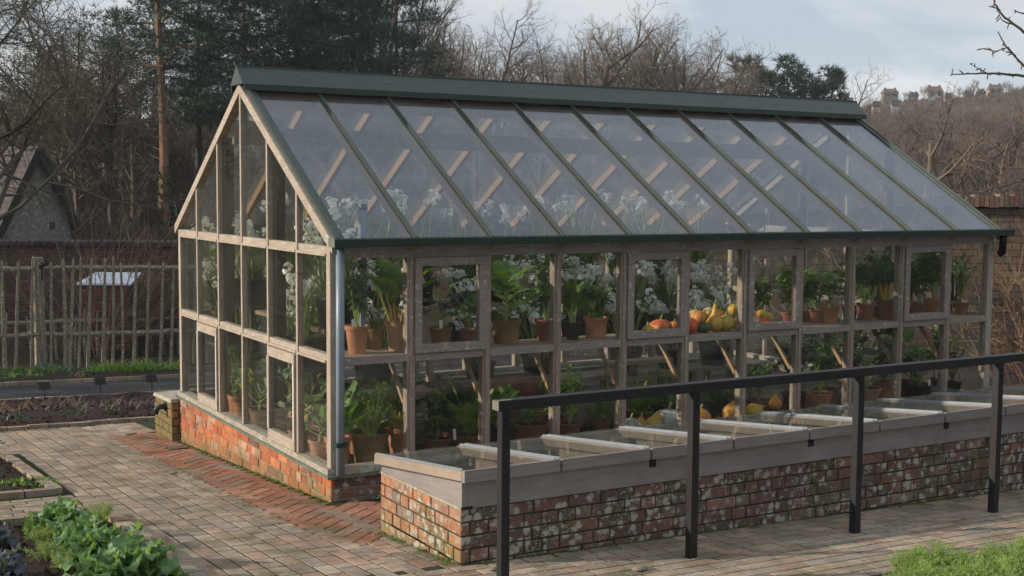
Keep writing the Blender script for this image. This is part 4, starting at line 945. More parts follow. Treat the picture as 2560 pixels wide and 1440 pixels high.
# pines
def pine_mesh(seed, H, r0, cb, R, nl, tufts, spike=.24, wsp=.016, cone=.0, pads=44):
    rr = random.Random(seed); wd = MB(); cr = MB(); pts = []; rads = []
    q = Vector((0, 0, -.4))
    for i in range(11):
        pts.append(q.copy()); rads.append(r0 * (1 - .8*i/10)); q = q + Vector((rr.uniform(-.06, .06), rr.uniform(-.06, .06), (H+.4)/10))
    wd.tube(pts, rads, 9, cap=False)
    for i in range(6):                                   # dead stubs under the crown
        z = H * cb * rr.uniform(.45, 1); a = rr.random()*6.28; p = Vector((0, 0, z)); L = rr.uniform(.5, 1.6)
        wd.tube([p, p + Vector((cos(a), sin(a), .1))*L*.5, p + Vector((cos(a+.3), sin(a+.3), .25))*L], [.045, .03, .008], 4, cap=False)
    for i in range(nl):
        t = (i/(nl-1))**(1.5 if cone < .4 else 1.); z = H * lerp(cb, .98, t); a = i*2.4 + rr.uniform(-.4, .4); L = R * (1 - t*(.35 + .55*cone)) * rr.uniform(.65, 1.1) * (smooth(-.5, .25, t) if cone < .4 else 1)
        p = Vector((0, 0, z)); ln = [p]
        for k in range(1, 5): ln.append(p + Vector((cos(a)*L*k/4, sin(a)*L*k/4, L*.22*(k/4)**1.5 - L*.06*k/4 + rr.uniform(-.08, .08))))
        wd.tube(ln, [.07*(1-t*.5), .05, .035, .02, .01], 4, cap=False)
        for k in range(max(2, tufts // 9)):
            s = rr.uniform(.25, 1.02); j = min(3, int(s*4)); pc = ln[j].lerp(ln[j+1], min(1, s*4 - j)) + Vector((rr.gauss(0, .12*L), rr.gauss(0, .12*L), rr.uniform(0, .2))); pr_ = R*rr.uniform(.16, .30)
            for q_ in range(pads):
                u = rv(rr).normalized()*pr_*rr.random()**.4; c = pc + Vector((u.x, u.y, u.z*.55)); out = (u.normalized() + Vector((0, 0, .45))).normalized(); sz = rr.uniform(.7, 1.3)
                for m_ in range(7):
                    d = (out*.8 + rv(rr, .9)).normalized(); e = c + d*spike*sz; sd = d.cross(rv(rr)).normalized()*wsp*sz
                    cr.add([c - sd*.7, c + sd*.7, e], [(0, 1, 2)])
    return wd, cr
def pine(px, dep, ytop, seed, label, mat='needle', H=14, r0=.2, cb=.5, R=3.2, nl=22, tufts=26, group='pines behind the greenhouse', name='pine_tree', bark='barkd', **kw):
    wd, cr = pine_mesh(seed, H, r0, cb, R, nl, tufts, **kw); o = thing(name, (0, 0, 0), label, 'tree', group); wd.build('trunk', M[bark], o); cr.build('crown', M[mat], o)
    return put_tree(o, px, dep, ytop, H*1.0, True, label, group, 0)
ivy_t = pine(417, 45, -330, 71, 'pine with a bare orange trunk and ivy at its foot left of the gable', cb=.50, R=2.9, nl=26, tufts=30, bark='barkp')  # lit trunk gets orange bark; unlit pines have shade put into dark bark
m = MB(); rr = random.Random(4)
for k in range(500):
    z = rr.uniform(0, 3.6) ; a = rr.random()*6.28; q = .2 + rr.uniform(0, .12)*(1 - z/5); p = Vector((cos(a)*q, sin(a)*q, z)); m.leaf(p, a + rr.uniform(-1, 1), rr.uniform(-.8, .6), .14, .12, .5, 2, .2)
sc_ = ivy_t.scale[2]; iv = m.build('ivy', M['ivy'], None); iv.parent = ivy_t
pine(610, 47, -260, 72, 'dark pine whose crown fills the sky over the gable peak', cb=.38, R=3.9, nl=40, tufts=54)
pine(745, 50, -330, 73, 'tall dark pine second from the gable peak', cb=.34, R=4.1, nl=44, tufts=54)
pine(880, 50, -230, 74, 'broad dark pine in the middle of the pine clump', cb=.34, R=3.9, nl=42, tufts=54)
pine(995, 54, -60, 75, 'lower spreading pine at the open end of the clump', cb=.34, R=3.3, nl=32, tufts=50)
pine(500, 52, -200, 79, 'thin pine between the orange trunk and the gable peak', cb=.45, R=2.8, nl=22, tufts=34)
pine(820, 58, -60, 80, 'pine behind the middle of the pine clump', cb=.30, R=3.6, nl=30, tufts=50)
for i, (px, dep, yt, R, H, mat, lab, nm) in enumerate(((1865, 92, 170, 2.6, 7, 'needley', 'olive green conifer first in the distant row', 'conifer_tree'), (1905, 96, 176, 2.2, 7, 'needle', 'small dark pine second in the distant row', 'conifer_tree'), (1968, 92, 160, 2.5, 8, 'needle', 'tallest pointed pine of the distant row', 'conifer_tree'),
        (2015, 95, 200, 2.2, 6, 'needle', 'low dark pine in the dip of the distant row', 'conifer_tree'), (2075, 92, 184, 1.9, 7, 'needle', 'round topped pine last in the distant row', 'conifer_tree'), (1600, 88, 200, 2.4, 6, 'needley', 'olive conifer showing just above the middle of the ridge', 'conifer_tree'), (1640, 90, 196, 2., 6, 'needle', 'little dark conifer just above the middle of the ridge', 'conifer_tree'))):
    pine(px, dep, yt, 90+i, lab, mat, H, .14, .2, R, 18, 22, 'distant conifers', nm, spike=.34, wsp=.035, cone=.45, pads=26)
# pines added out of view to shade the far beds and fence
for i, (x, y) in enumerate(((-15, 22), (-20, 27), (-10, 25), (-25, 22), (-26, 32), (-15, 33))):
    H = 13; wd, cr = pine_mesh(110+i, H, .2, .12, 3.6, 26, 34, .5, .06, pads=18); o = thing('pine_tree', (0, 0, 0), ('unseen dark pine added on the sunny side to shade the fence, number %s from the path' % ('one', 'two', 'three', 'four', 'five', 'six')[i]), 'tree', 'unseen pines added for shade'); wd.build('trunk', M['barkp'], o); cr.build('crown', M['needle'], o); o.location = (x, y, terrain(x, y))
# young fruit tree at the right edge: only its branch tips reach into view
def ft(px, py, dep=7.6): return atD(px, py, dep)
fo = thing('fruit_tree', (0, 0, 0), 'bare fruit tree whose spurred branch tips reach into the corner of the sky', 'tree'); p = ft(2790, 472); fo.location = (p.x, p.y, gz(p.x, p.y))
rr = random.Random(12); tk = MB(); br = MB()
tk.tube([Vector((p.x, p.y, gz(p.x, p.y)-.1)), ft(2785, 700), ft(2770, 420), ft(2760, 200), ft(2740, 0), ft(2745, -160)], [.06, .055, .048, .04, .03, .015], 8)
def spur(pts, r):
    pts = [ft(*q) if len(q) == 3 else ft(q[0], q[1]) for q in pts]; fine = []
    for a, b in zip(pts, pts[1:]):
        for j in range(4): fine.append(a.lerp(b, j/4) + rv(rr, .003))
    fine.append(pts[-1]); n = len(fine); br.tube(fine, [r*(1 - .75*i/(n-1)) for i in range(n)], 5)
    for i in range(1, n):
        for _ in range(rr.choice((0, 1, 1, 2))):
            d = rv(rr).normalized(); L = rr.uniform(.012, .05); br.tube([fine[i], fine[i] + d*L*.6, fine[i] + d*L], [.004, .0045, .002], 4)
spur([(2760, 215, 7.6), (2640, 200), (2560, 190), (2500, 183), (2440, 184), (2380, 186)], .013)
spur([(2470, 184), (2425, 160)], .005)
spur([(2765, 330, 7.6), (2640, 235), (2560, 165), (2545, 150), (2515, 115), (2495, 80)], .012)
spur([(2545, 150), (2520, 118), (2490, 128), (2455, 122)], .006)
spur([(2740, 130, 7.6), (2640, 120), (2560, 80), (2520, 50), (2500, 30), (2484, 0), (2478, -30)], .012)
spur([(2530, 60), (2505, 52), (2490, 20)], .005)
spur([(2735, 20), (2640, 20), (2560, 35), (2535, 25)], .01)
spur([(2770, 380, 7.4), (2680, 340, 7.4), (2560, 330, 7.4), (2480, 372, 7.4)], .009)
spur([(2775, 470, 7.4), (2660, 440, 7.4), (2560, 450, 7.4), (2460, 478, 7.4), (2430, 495, 7.4)], .009)
tk.build('trunk', M['barkd'], fo); br.build('branch', M['barkd'], fo)
# bare canes behind the fence and by the rubble wall
def canes(px, dep, n, hh, leanx, seed, label, mat='cane', spreadq=.5, grp='bare canes behind the fence'):
    rr = random.Random(seed); p = atD(px, 700, dep); z = terrain(p.x, p.y); o = thing('cane_shrub', (p.x, p.y, z), label, 'shrub', grp); m = MB(); side = Vector((CR.x, CR.y, 0))
    for k in range(n):
        a = Vector((p.x, p.y, z)) + Vector((rr.uniform(-.3, .3), rr.uniform(-.3, .3), -.05)); L = hh*rr.uniform(.6, 1.1); d = (side*(leanx + rr.gauss(0, spreadq)) + Vector((rr.uniform(-.2, .2), rr.uniform(-.2, .2), 1))).normalized(); pts = [a]; q = a
        for j in range(6):
            d = (d + rv(rr, .13) + Vector((0, 0, -.02))).normalized(); q = q + d*L/6; pts.append(q)
        m.tube(pts, [.013, .012, .011, .009, .007, .005, .003], 4, cap=False)
        for j in range(6):
            b = pts[rr.randint(2, 5)]; dd = (d + rv(rr, .8)).normalized(); e = b + dd*L*rr.uniform(.12, .35); m.tube([b, b.lerp(e, .5) + rv(rr, .04), e], [.006, .004, .002], 3, cap=False)
    m.build('stems', M[mat], o)
canes(170, 24.5, 16, 2.4, -.1, 201, 'thin bare canes rising behind the square fence post')
canes(245, 24, 22, 3., .45, 202, 'fan of pale canes leaning across the small white lidded box')
canes(300, 25, 20, 3.2, .4, 203, 'pale canes leaning towards the ivy clad trunk')
canes(345, 24.5, 18, 3., .35, 204, 'reddish canes close to the greenhouse gable', 'twigr')
canes(90, 26, 14, 2.2, .1, 205, 'short canes below the stone cottage', 'twigr')
canes(400, 27, 16, 2.8, .2, 206, 'tangled canes at the foot of the ivy clad trunk', 'twigr')
canes(2600, 16, 18, 2., -.55, 207, 'pale thorny canes trained along the rubble wall', 'cane', .3, 'canes on the rubble wall')
canes(2690, 15.5, 18, 2.4, -.6, 208, 'long arching canes in front of the rubble wall at the edge of view', 'cane', .3, 'canes on the rubble wall')
canes(1750, 21.5, 24, 2.6, .1, 209, 'twiggy shrub in front of the rubble wall seen through the greenhouse', 'twigr', .6, 'canes on the rubble wall')
canes(2150, 20, 22, 2.8, .0, 210, 'bare shrub by the rubble wall seen through the far panes', 'twig', .6, 'canes on the rubble wall')

# ================================================================ PLANTS IN POTS
def vase(m, r, h, rim=.16, bowl=.68, t=.012, n=24):
    """terracotta flowerpot of rim radius r and height h, base at 0"""
    rh = h*rim
    m.lathe([(.001, 0), (r*bowl*.97, 0), (r*bowl, .004), (r*.89, h-rh), (r*.985, h-rh+.003), (r*1.01, h-.006), (r*.985, h), (r-t, h-.002), (r-t*1.6, h-rh), (r*.8, h-rh)], n)
def p_narc(rr, H, n=26, R=.07, flowers=5, fz=(.8, 1.12)):
    lv = MB(); st = MB(); fl = MB()
    for k in range(n):
        a = rr.random()*6.28; q = R*math.sqrt(rr.random()); b = rr.random()*6.28
        lv.leaf((q*cos(a), q*sin(a), 0), b, rr.uniform(1.15, 1.5), H*rr.uniform(.6, .98), .017, rr.choice((.1, .25, .5, 1.1)), 5, .3, 'lin')
    for k in range(flowers):
        a = rr.random()*6.28; q = R*.7; z = H*rr.uniform(*fz); e = Vector((q*cos(a)*2.2 + rr.uniform(-.05, .05), q*sin(a)*2.2 + rr.uniform(-.05, .05), z)); st.tube([(q*cos(a), q*sin(a), 0), (q*cos(a)*1.3, q*sin(a)*1.3, z*.6), e], .004, 5)
        for j in range(rr.randint(9, 14)):
            c = e + rv(rr, .04) + Vector((0, 0, .01)); ax = (c - e + rv(rr, .02) + Vector((0, -.012, .004))).normalized(); u = ax.orthogonal().normalized(); v = ax.cross(u); s = rr.uniform(.020, .026)
            vs = [c]
            for i in range(12):
                t = 2*pi*i/12; w_ = s*(1 if i % 2 == 0 else .55); vs.append(c + u*cos(t)*w_ + v*sin(t)*w_ + ax*(.004 if i % 2 else .001))
            fl.add(vs, [(0, 1+i, 1+(i+1) % 12) for i in range(12)])
            fl.tube([c, c + ax*.008], [.004, .006], 5)
    return [('leaves', lv, 'narc'), ('flower_stalks', st, 'stemg'), ('flowers', fl, 'petal')]
def p_chard(rr, H, n=12, R=.06, stem='stemy', leaf='leaf', w=.13):
    st = MB(); lv = MB()
    for k in range(n):
        a = rr.random()*6.28; q = R*rr.random(); sl = H*rr.uniform(.35, .6); tilt = rr.uniform(.05, .38); b = Vector((q*cos(a), q*sin(a), 0)); e = b + Vector((cos(a)*sin(tilt), sin(a)*sin(tilt), cos(tilt)))*sl
        st.tube([b, b.lerp(e, .5) + Vector((0, 0, .005)), e], [.009, .008, .005], 5); lv.leaf(e - (e-b)*.12, a, pi/2 - tilt*1.2, H*rr.uniform(.45, .65), w*rr.uniform(.75, 1.2), rr.uniform(.3, 1.3), 7, .25, 'ov', .09, rr.uniform(-.5, .5), wf=2.5)
    return [('stalks', st, stem), ('leaves', lv, leaf)]
def p_brassica(rr, H, n=11, leaf='leafb', w=.2, trunk=.35, curl=1.3, wave=.06):
    st = MB(); lv = MB(); st.tube([(0, 0, 0), (.01, .005, H*trunk*.6), (0, 0, H*trunk+.04)], [.014, .012, .009], 7)
    for k in range(n):
        a = k*2.4 + rr.uniform(-.3, .3); z = H*trunk*(k/n) + .03; el = rr.uniform(.25, .75) + .5*k/n; L = H*rr.uniform(.28, .42); d = Vector((cos(el)*cos(a), cos(el)*sin(a), sin(el))); e = Vector((0, 0, z)) + d*L
        st.tube([(0, 0, z), e], [.006, .004], 5); lv.leaf(e, a, el - .1, L*rr.uniform(1.1, 1.5), w*rr.uniform(.7, 1.15), curl*rr.uniform(.5, 1.1), 6, .22, 'ov', wave, rr.uniform(-.6, .6))
    return [('stalks', st, 'stemg'), ('leaves', lv, leaf)]
def p_bush(rr, H, n=130, W=.16, leaf='leafd', ll=.07, lw=.025, stems=5, up=.5):
    st = MB(); lv = MB()
    for k in range(stems):
        a = rr.random()*6.28; q = W*rr.uniform(.2, .9); pts = [Vector((0, 0, 0))]
        for j in range(1, 5): pts.append(Vector((cos(a)*q*(j/4)**1.3, sin(a)*q*(j/4)**1.3, H*rr.uniform(.85, 1.05)*j/4)) + rv(rr, .015))
        st.tube(pts, [.007, .006, .005, .004, .002], 5)
        for i in range(n // stems):
            s = rr.uniform(.25, 1)*4; j = min(3, int(s)); p = pts[j].lerp(pts[j+1], s-j); lv.leaf(p, rr.random()*6.28, rr.uniform(-.2, 1)*up*1.6, ll*rr.uniform(.7, 1.4), lw*rr.uniform(.8, 1.3), rr.uniform(.2, 1.2), 3, .3)
    return [('stems', st, 'stemg'), ('leaves', lv, leaf)]
def p_parsley(rr, H, n=26, W=.13, leaf='leaf'):
    st = MB(); lv = MB()
    for k in range(n):
        a = rr.random()*6.28; q = W*math.sqrt(rr.random()); z = H*rr.uniform(.5, 1.0)*(1 - .25*(q/W)**2); b = Vector((cos(a)*q*.2, sin(a)*q*.2, 0)); e = Vector((cos(a)*q, sin(a)*q, z)); st.tube([b, b.lerp(e, .5) + Vector((0, 0, .02)), e], [.004, .0035, .002], 4)
        for j in range(26):
            d = rv(rr).normalized(); c = e + d*.034*rr.uniform(.4, 1.15); lv.leaf(c, rr.random()*6.28, rr.uniform(-.6, 1.2), .026, .024, rr.uniform(.5, 2.2), 2, .5, wave=.2)
    return [('stems', st, 'stemg'), ('leaves', lv, leaf)]
def p_grass(rr, H, n=40, R=.1, leaf='leafl', w=.014):
    lv = MB()
    for k in range(n):
        a = rr.random()*6.28; q = R*rr.random(); lv.leaf((q*cos(a), q*sin(a), 0), rr.random()*6.28, rr.uniform(.8, 1.5), H*rr.uniform(.6, 1.2), w, rr.uniform(.3, 1.6), 5, .3, 'lin')
    return [('leaves', lv, leaf)]
def p_lettuce(rr, H, n=20, leaf='leafl', w=.11):
    lv = MB()
    for k in range(n):
        a = k*2.4; lv.leaf((.015*cos(a), .015*sin(a), 0), a, lerp(1.45, .75, k/n), H*rr.uniform(.75, 1.1), w*rr.uniform(.8, 1.2), rr.uniform(.3, .9), 7, .3, 'paddle', .07, rr.uniform(-.4, .4))
    return [('leaves', lv, leaf)]
def scale_v(m, k): m.v = [(x*k, y*k, z*k) for x, y, z in m.v]
def potted(name, loc, r, h, mat, plant, label, cat='potted plant', group='potted plants in the greenhouse', tagm=None, seed=0, tubn=34, bowl=.68, rim=.17, smoothp=False):
    """plant: list of (part name, MB, material) grown from the soil, or None"""
    o = thing(name, loc, label, cat, group); L = Vector(loc)
    def place(m, dz=0): m.v = [(min(max(x + L.x, .042), GL-.045), min(max(y + L.y, .045), GW-.05), z + L.z + dz) for x, y, z in m.v]; return m
    m = MB(); vase(m, r, h, rim, bowl, n=tubn); place(m).build('pot', M[mat], o, smoothp)
    m = MB(); m.disc((0, 0, h*.9), r*.93, 16); place(m).build('compost', M['compost'], o)
    for nm, pm, mt in plant or []: place(pm, h*.88).build(nm, M[mt], o)
    if tagm:
        m = MB(); x, y = tagm; m.hexa([(x-.012, y-.001, h*.8), (x+.012, y-.001, h*.8), (x+.012, y+.001, h*.8), (x-.012, y+.001, h*.8), (x-.013, y+.009, h*.8+.085), (x+.013, y+.009, h*.8+.085), (x+.013, y+.011, h*.8+.085), (x-.013, y+.011, h*.8+.085)]); place(m).build('plant_label', M['label'], o)
    return o
ST = .803                                            # top of the front shelf
def sx(px, y=.22, py=840): return onY(px, py, y).x
R_ = lambda s: random.Random(s)
P1 = 'potted plants on the front shelf'
potted('potted_citrus', (sx(895), .24, ST), .088, .20, 'terra', p_bush(R_(1), .50, 150, .17, 'leafd', .11, .03, 6, .7), 'terracotta pot with a pale splash holding a dark narrow leaved bush, first on the shelf', group=P1, tagm=(-.035, -.03))
potted('potted_bulbs', (sx(938, .42), .43, ST), .07, .15, 'terram', p_narc(R_(2), .3, 14, .04, 3), 'small dull pot with white flowers squeezed behind the first two pots on the shelf', group=P1)
potted('potted_chard', (sx(997), .24, ST), .092, .22, 'terrap', p_chard(R_(3), .50, 13, .06, 'stemy', 'leaf', .11) + p_chard(R_(33), .34, 6, .06, 'stemr', 'leafd', .1), 'clean pale terracotta pot of chard with yellow and red stalks on the shelf', group=P1)
potted('potted_kale', (sx(1108, .2), .24, ST), .088, .155, 'terram', p_brassica(R_(4), .34, 14, 'leafp', .09, .6, 1.6, .2), 'terracotta pot of dark purple kale with an upright white label on the shelf', group=P1, tagm=(-.02, -.05))
potted('potted_cabbage', (sx(1172, .3), .3, ST), .075, .12, 'terrad', p_brassica(R_(5), .30, 12, 'leafb', .15, .3), 'spreading dark green cabbage plant between the purple kale and the post', group=P1)
potted('potted_brassica', (sx(1275, .2), .26, ST), .12, .185, 'terram', p_brassica(R_(6), .40, 14, 'leaf', .2, .5, 1.2), 'wide mossy pot of big round leaved brassica in the third bay of the shelf', group=P1, bowl=.8, rim=.12)
potted('potted_laurel', (sx(1365, .26), .27, ST), .09, .17, 'terrad', p_bush(R_(7), .55, 90, .17, 'leafd', .16, .05, 4, .9), 'dark pot with a tall glossy laurel like plant against the post in the third bay', group=P1)
potted('potted_leek', (sx(1438, .2), .24, ST), .078, .14, 'tub', p_chard(R_(8), .36, 9, .03, 'stemg', 'leaf', .11), 'black plastic pot of pale stalked chard on the shelf', group=P1, bowl=.6)
potted('potted_herb', (sx(1493, .24), .26, ST), .1, .165, 'terra', p_bush(R_(9), .27, 110, .17, 'leaf', .09, .06, 6, .6), 'reddish terracotta pot of soft leaved herb beside the black pot on the shelf', group=P1, bowl=.8)
potted('potted_pepper', (sx(1962, .3), .27, ST), .07, .12, 'terrad', p_bush(R_(10), .42, 130, .15, 'leafl', .085, .05, 5, .5), 'bright leafy plant beside the long yellow squash on the shelf', group=P1)
potted('potted_pepper', (sx(2040, .3), .3, ST), .07, .12, 'terrad', p_bush(R_(11), .34, 170, .17, 'leafl', .06, .035, 6, .5), 'bushy light green plant in the ninth bay left of the plain pot', group=P1)
potted('potted_cabbage', (sx(2080, .2), .24, ST), .095, .155, 'terra', p_brassica(R_(12), .36, 13, 'leafb', .14, .35), 'plain terracotta pot of grey green brassica in the ninth bay of the shelf', group=P1)
potted('potted_chard', (sx(2165, .25), .27, ST), .09, .155, 'terrad', p_chard(R_(13), .50, 12, .05, 'stemg', 'leafd', .14), 'dark pot of broad leaved chard in the tenth bay next to the post', group=P1)
potted('potted_brassica', (sx(2217, .22), .25, ST), .11, .18, 'terrad', p_chard(R_(14), .46, 11, .05, 'stemy', 'leafd', .15), 'brown pot of yellow stalked dark leaves in the tenth bay', group=P1)
potted('potted_celery', (sx(2292, .3), .28, ST), .08, .13, 'terrad', p_bush(R_(15), .5, 150, .15, 'leaf', .08, .06, 6, .6), 'mid green bush at the left of the eleventh bay', group=P1)
potted('potted_celery', (sx(2338, .22), .25, ST), .1, .165, 'terra', p_bush(R_(16), .66, 210, .18, 'leafl', .1, .07, 7, .7), 'orange terracotta pot of tall lush yellow green leaves in the eleventh bay', group=P1)
potted('potted_conifer', (sx(2402, .25), .27, ST), .09, .12, 'terrad', p_bush(R_(17), .42, 520, .17, 'leafd', .05, .008, 14, .9), 'dark fine needled bush in the last bay of the shelf', group=P1)
# floor level along the front wall
FZ = -.03
m = MB(); m.box((.2, .12, -.25), (GL-.2, .95, FZ)); m.build('gravel_bed', M['soil'], gh)
P2 = 'potted plants standing on the bed inside the front wall'
def fx(px, y=.35, py=1080): return onY(px, py, y).x
potted('potted_parsley', (fx(925, .33), .33, FZ), .155, .245, 'terram', [(n, m_, t) for n, m_, t in p_parsley(R_(21), .40, 34, .19)], 'large mossy bowl of curly parsley in the first bay at floor level', group=P2, bowl=.72, rim=.1)
potted('potted_greens', (fx(845, .3), .30, FZ), .1, .24, 'terra', p_lettuce(R_(22), .4, 12, 'leaf', .1), 'pot of upright greens half hidden by the grey downpipe at floor level', group=P2)
potted('potted_chard', (fx(1008, .45), .5, FZ), .11, .22, 'terra', p_chard(R_(23), .42, 12, .06, 'stemy', 'leafd', .13), 'pot of yellow stalked chard behind the parsley bowl', group=P2)
potted('potted_cabbage', (fx(960, .6), .68, FZ), .1, .2, 'terrad', p_brassica(R_(24), .32, 10, 'leafb', .17, .3), 'blue green cabbage plant deep behind the parsley bowl', group=P2)
potted('potted_greens', (fx(1175, .35), .38, FZ), .12, .14, 'terrad', p_lettuce(R_(25), .46, 26, 'leafl', .09), 'tall fountain of bright yellow green leaves in the second bay at floor level', group=P2, tagm=(-.14, -.05))
potted('potted_kale', (fx(1095, .4), .42, FZ), .11, .13, 'terrad', p_bush(R_(26), .30, 130, .2, 'leafd', .1, .05, 6, .5), 'low dark leafy plant beside the bright fountain of leaves', group=P2)
potted('potted_seedling', (fx(1327, .32), .33, FZ), .15, .19, 'terrad', p_bush(R_(27), .14, 60, .12, 'leafl', .06, .03, 5, .5), 'wide dark red pot with a tiny seedling in the third bay at floor level', group=P2, bowl=.8)
potted('potted_herb', (fx(1262, .3), .32, FZ), .1, .14, 'tub', p_bush(R_(28), .3, 90, .13, 'leafl', .07, .04, 5, .6), 'black pot of pale herb next to the wide dark red pot', group=P2)
potted('potted_tomato', (fx(1425, .32), .33, FZ), .1, .16, 'terrad', p_bush(R_(29), .44, 110, .17, 'leafl', .08, .045, 5, .5), 'small brown pot of light herb in the fourth bay at floor level', group=P2)
potted('potted_grass', (fx(1610, .55), .62, FZ), .12, .14, 'terrad', p_grass(R_(30), .42, 60, .1, 'leaf', .014), 'pot of long arching grassy leaves behind the gourds on the floor', group=P2)
potted('potted_grass', (fx(1690, .55), .72, FZ), .12, .14, 'tub', p_grass(R_(31), .4, 60, .12, 'leaf', .014), 'second tuft of grassy leaves behind the white pumpkin', group=P2)
potted('potted_grass', (fx(1800, .6), .66, FZ), .12, .14, 'tub', p_grass(R_(32), .34, 50, .12, 'narc', .014), 'low grassy tuft behind the broken orange squash', group=P2)
potted('potted_herb', (fx(1915, .4), .5, FZ), .12, .15, 'terrad', p_bush(R_(34), .36, 150, .2, 'leaf', .07, .04, 7, .4), 'soft green herb in the eighth bay at floor level', group=P2)
potted('potted_pepper', (fx(2050, .35, 1000), .36, FZ), .12, .19, 'terra', p_bush(R_(35), .66, 170, .2, 'leaf', .1, .06, 7, .5), 'terracotta pot of tall leafy stems in the ninth bay at floor level', group=P2)
potted('potted_pepper', (fx(2095, .4, 1000), .55, FZ), .11, .18, 'terrad', p_bush(R_(36), .6, 150, .2, 'leafl', .09, .05, 7, .5), 'leafy stems leaning on the post in the ninth bay at floor level', group=P2)
potted('potted_aubergine', (fx(2170, .35, 990), .37, FZ), .135, .19, 'terrap', p_brassica(R_(37), .62, 16, 'leafd', .2, .55), 'pale terracotta pot of large dark leaves in the tenth bay at floor level', group=P2)
potted('potted_aubergine', (fx(2235, .4, 990), .55, FZ), .11, .2, 'terra', p_bush(R_(38), .45, 120, .2, 'leafy', .1, .06, 6, .5), 'yellowing leafy plant right of the large dark leaves at floor level', group=P2)
potted('potted_herb', (fx(2310, .35, 970), .4, FZ), .12, .16, 'tub', p_bush(R_(39), .36, 150, .2, 'leaf', .08, .05, 7, .5), 'black tub of green leaves with a white label in the eleventh bay at floor level', group=P2, tagm=(.02, -.1))
potted('potted_herb', (fx(2420, .35, 960), .4, FZ), .12, .16, 'terrad', p_bush(R_(40), .4, 90, .2, 'leaf', .09, .03, 9, .7), 'thin stemmed green plant in the last bay at floor level', group=P2)
# seen through the gable
M['leafbl'] = m_leaf('pale_grey_green_leaf', (.22, .31, .18), sc=9)
P3 = 'potted plants seen through the gable'
def gq(px, py, x): d = ray(px, py); q = CP + d*((.001 - CP.z)/d.z); return (max(q.x, .125), q.y, .001)
potted('potted_celery', gq(582, 1046, .17), .1, .2, 'terra', p_parsley(R_(51), .56, 22, .16, 'leaf') , 'terracotta pot of tall celery seen through the third gable bay', group=P3)
potted('potted_celery', gq(603, 1048, .22), .075, .15, 'terra', p_bush(R_(52), .3, 60, .12, 'leafl', .08, .05, 5, .5), 'small pot tucked beside the tall celery in the gable', group=P3)
potted('potted_kohlrabi', gq(712, 1092, .16), .085, .16, 'terra', p_brassica(R_(53), .62, 9, 'leafbl', .26, .35, .7), 'orange pot with a white label and big pale leaves behind the open gable vent', group=P3, tagm=(-.02, -.04))
potted('empty_pot', gq(738, 1097, .13), .06, .075, 'terrap', None, 'small empty pale clay pot beside the labelled pot in the gable', 'flowerpot', P3)
potted('potted_cabbage', gq(789, 1150, .15), .085, .15, 'terrap', p_brassica(R_(54), .30, 11, 'leafb', .12, .35), 'pale pot of small cabbage in the gable bay nearest the downpipe', group=P3)
potted('potted_brassica', gq(650, 1066, .24), .1, .16, 'terram', p_brassica(R_(55), .42, 10, 'leafy', .24, .3, 1.), 'mossy pot with a drooping yellow green leaf in the middle of the gable', group=P3)
potted('potted_brassica', gq(768, 1120, .36), .1, .16, 'terrad', p_brassica(R_(56), .6, 10, 'leafbl', .24, .4, .9), 'grey green plant with upturned leaves inside the near gable corner', group=P3)
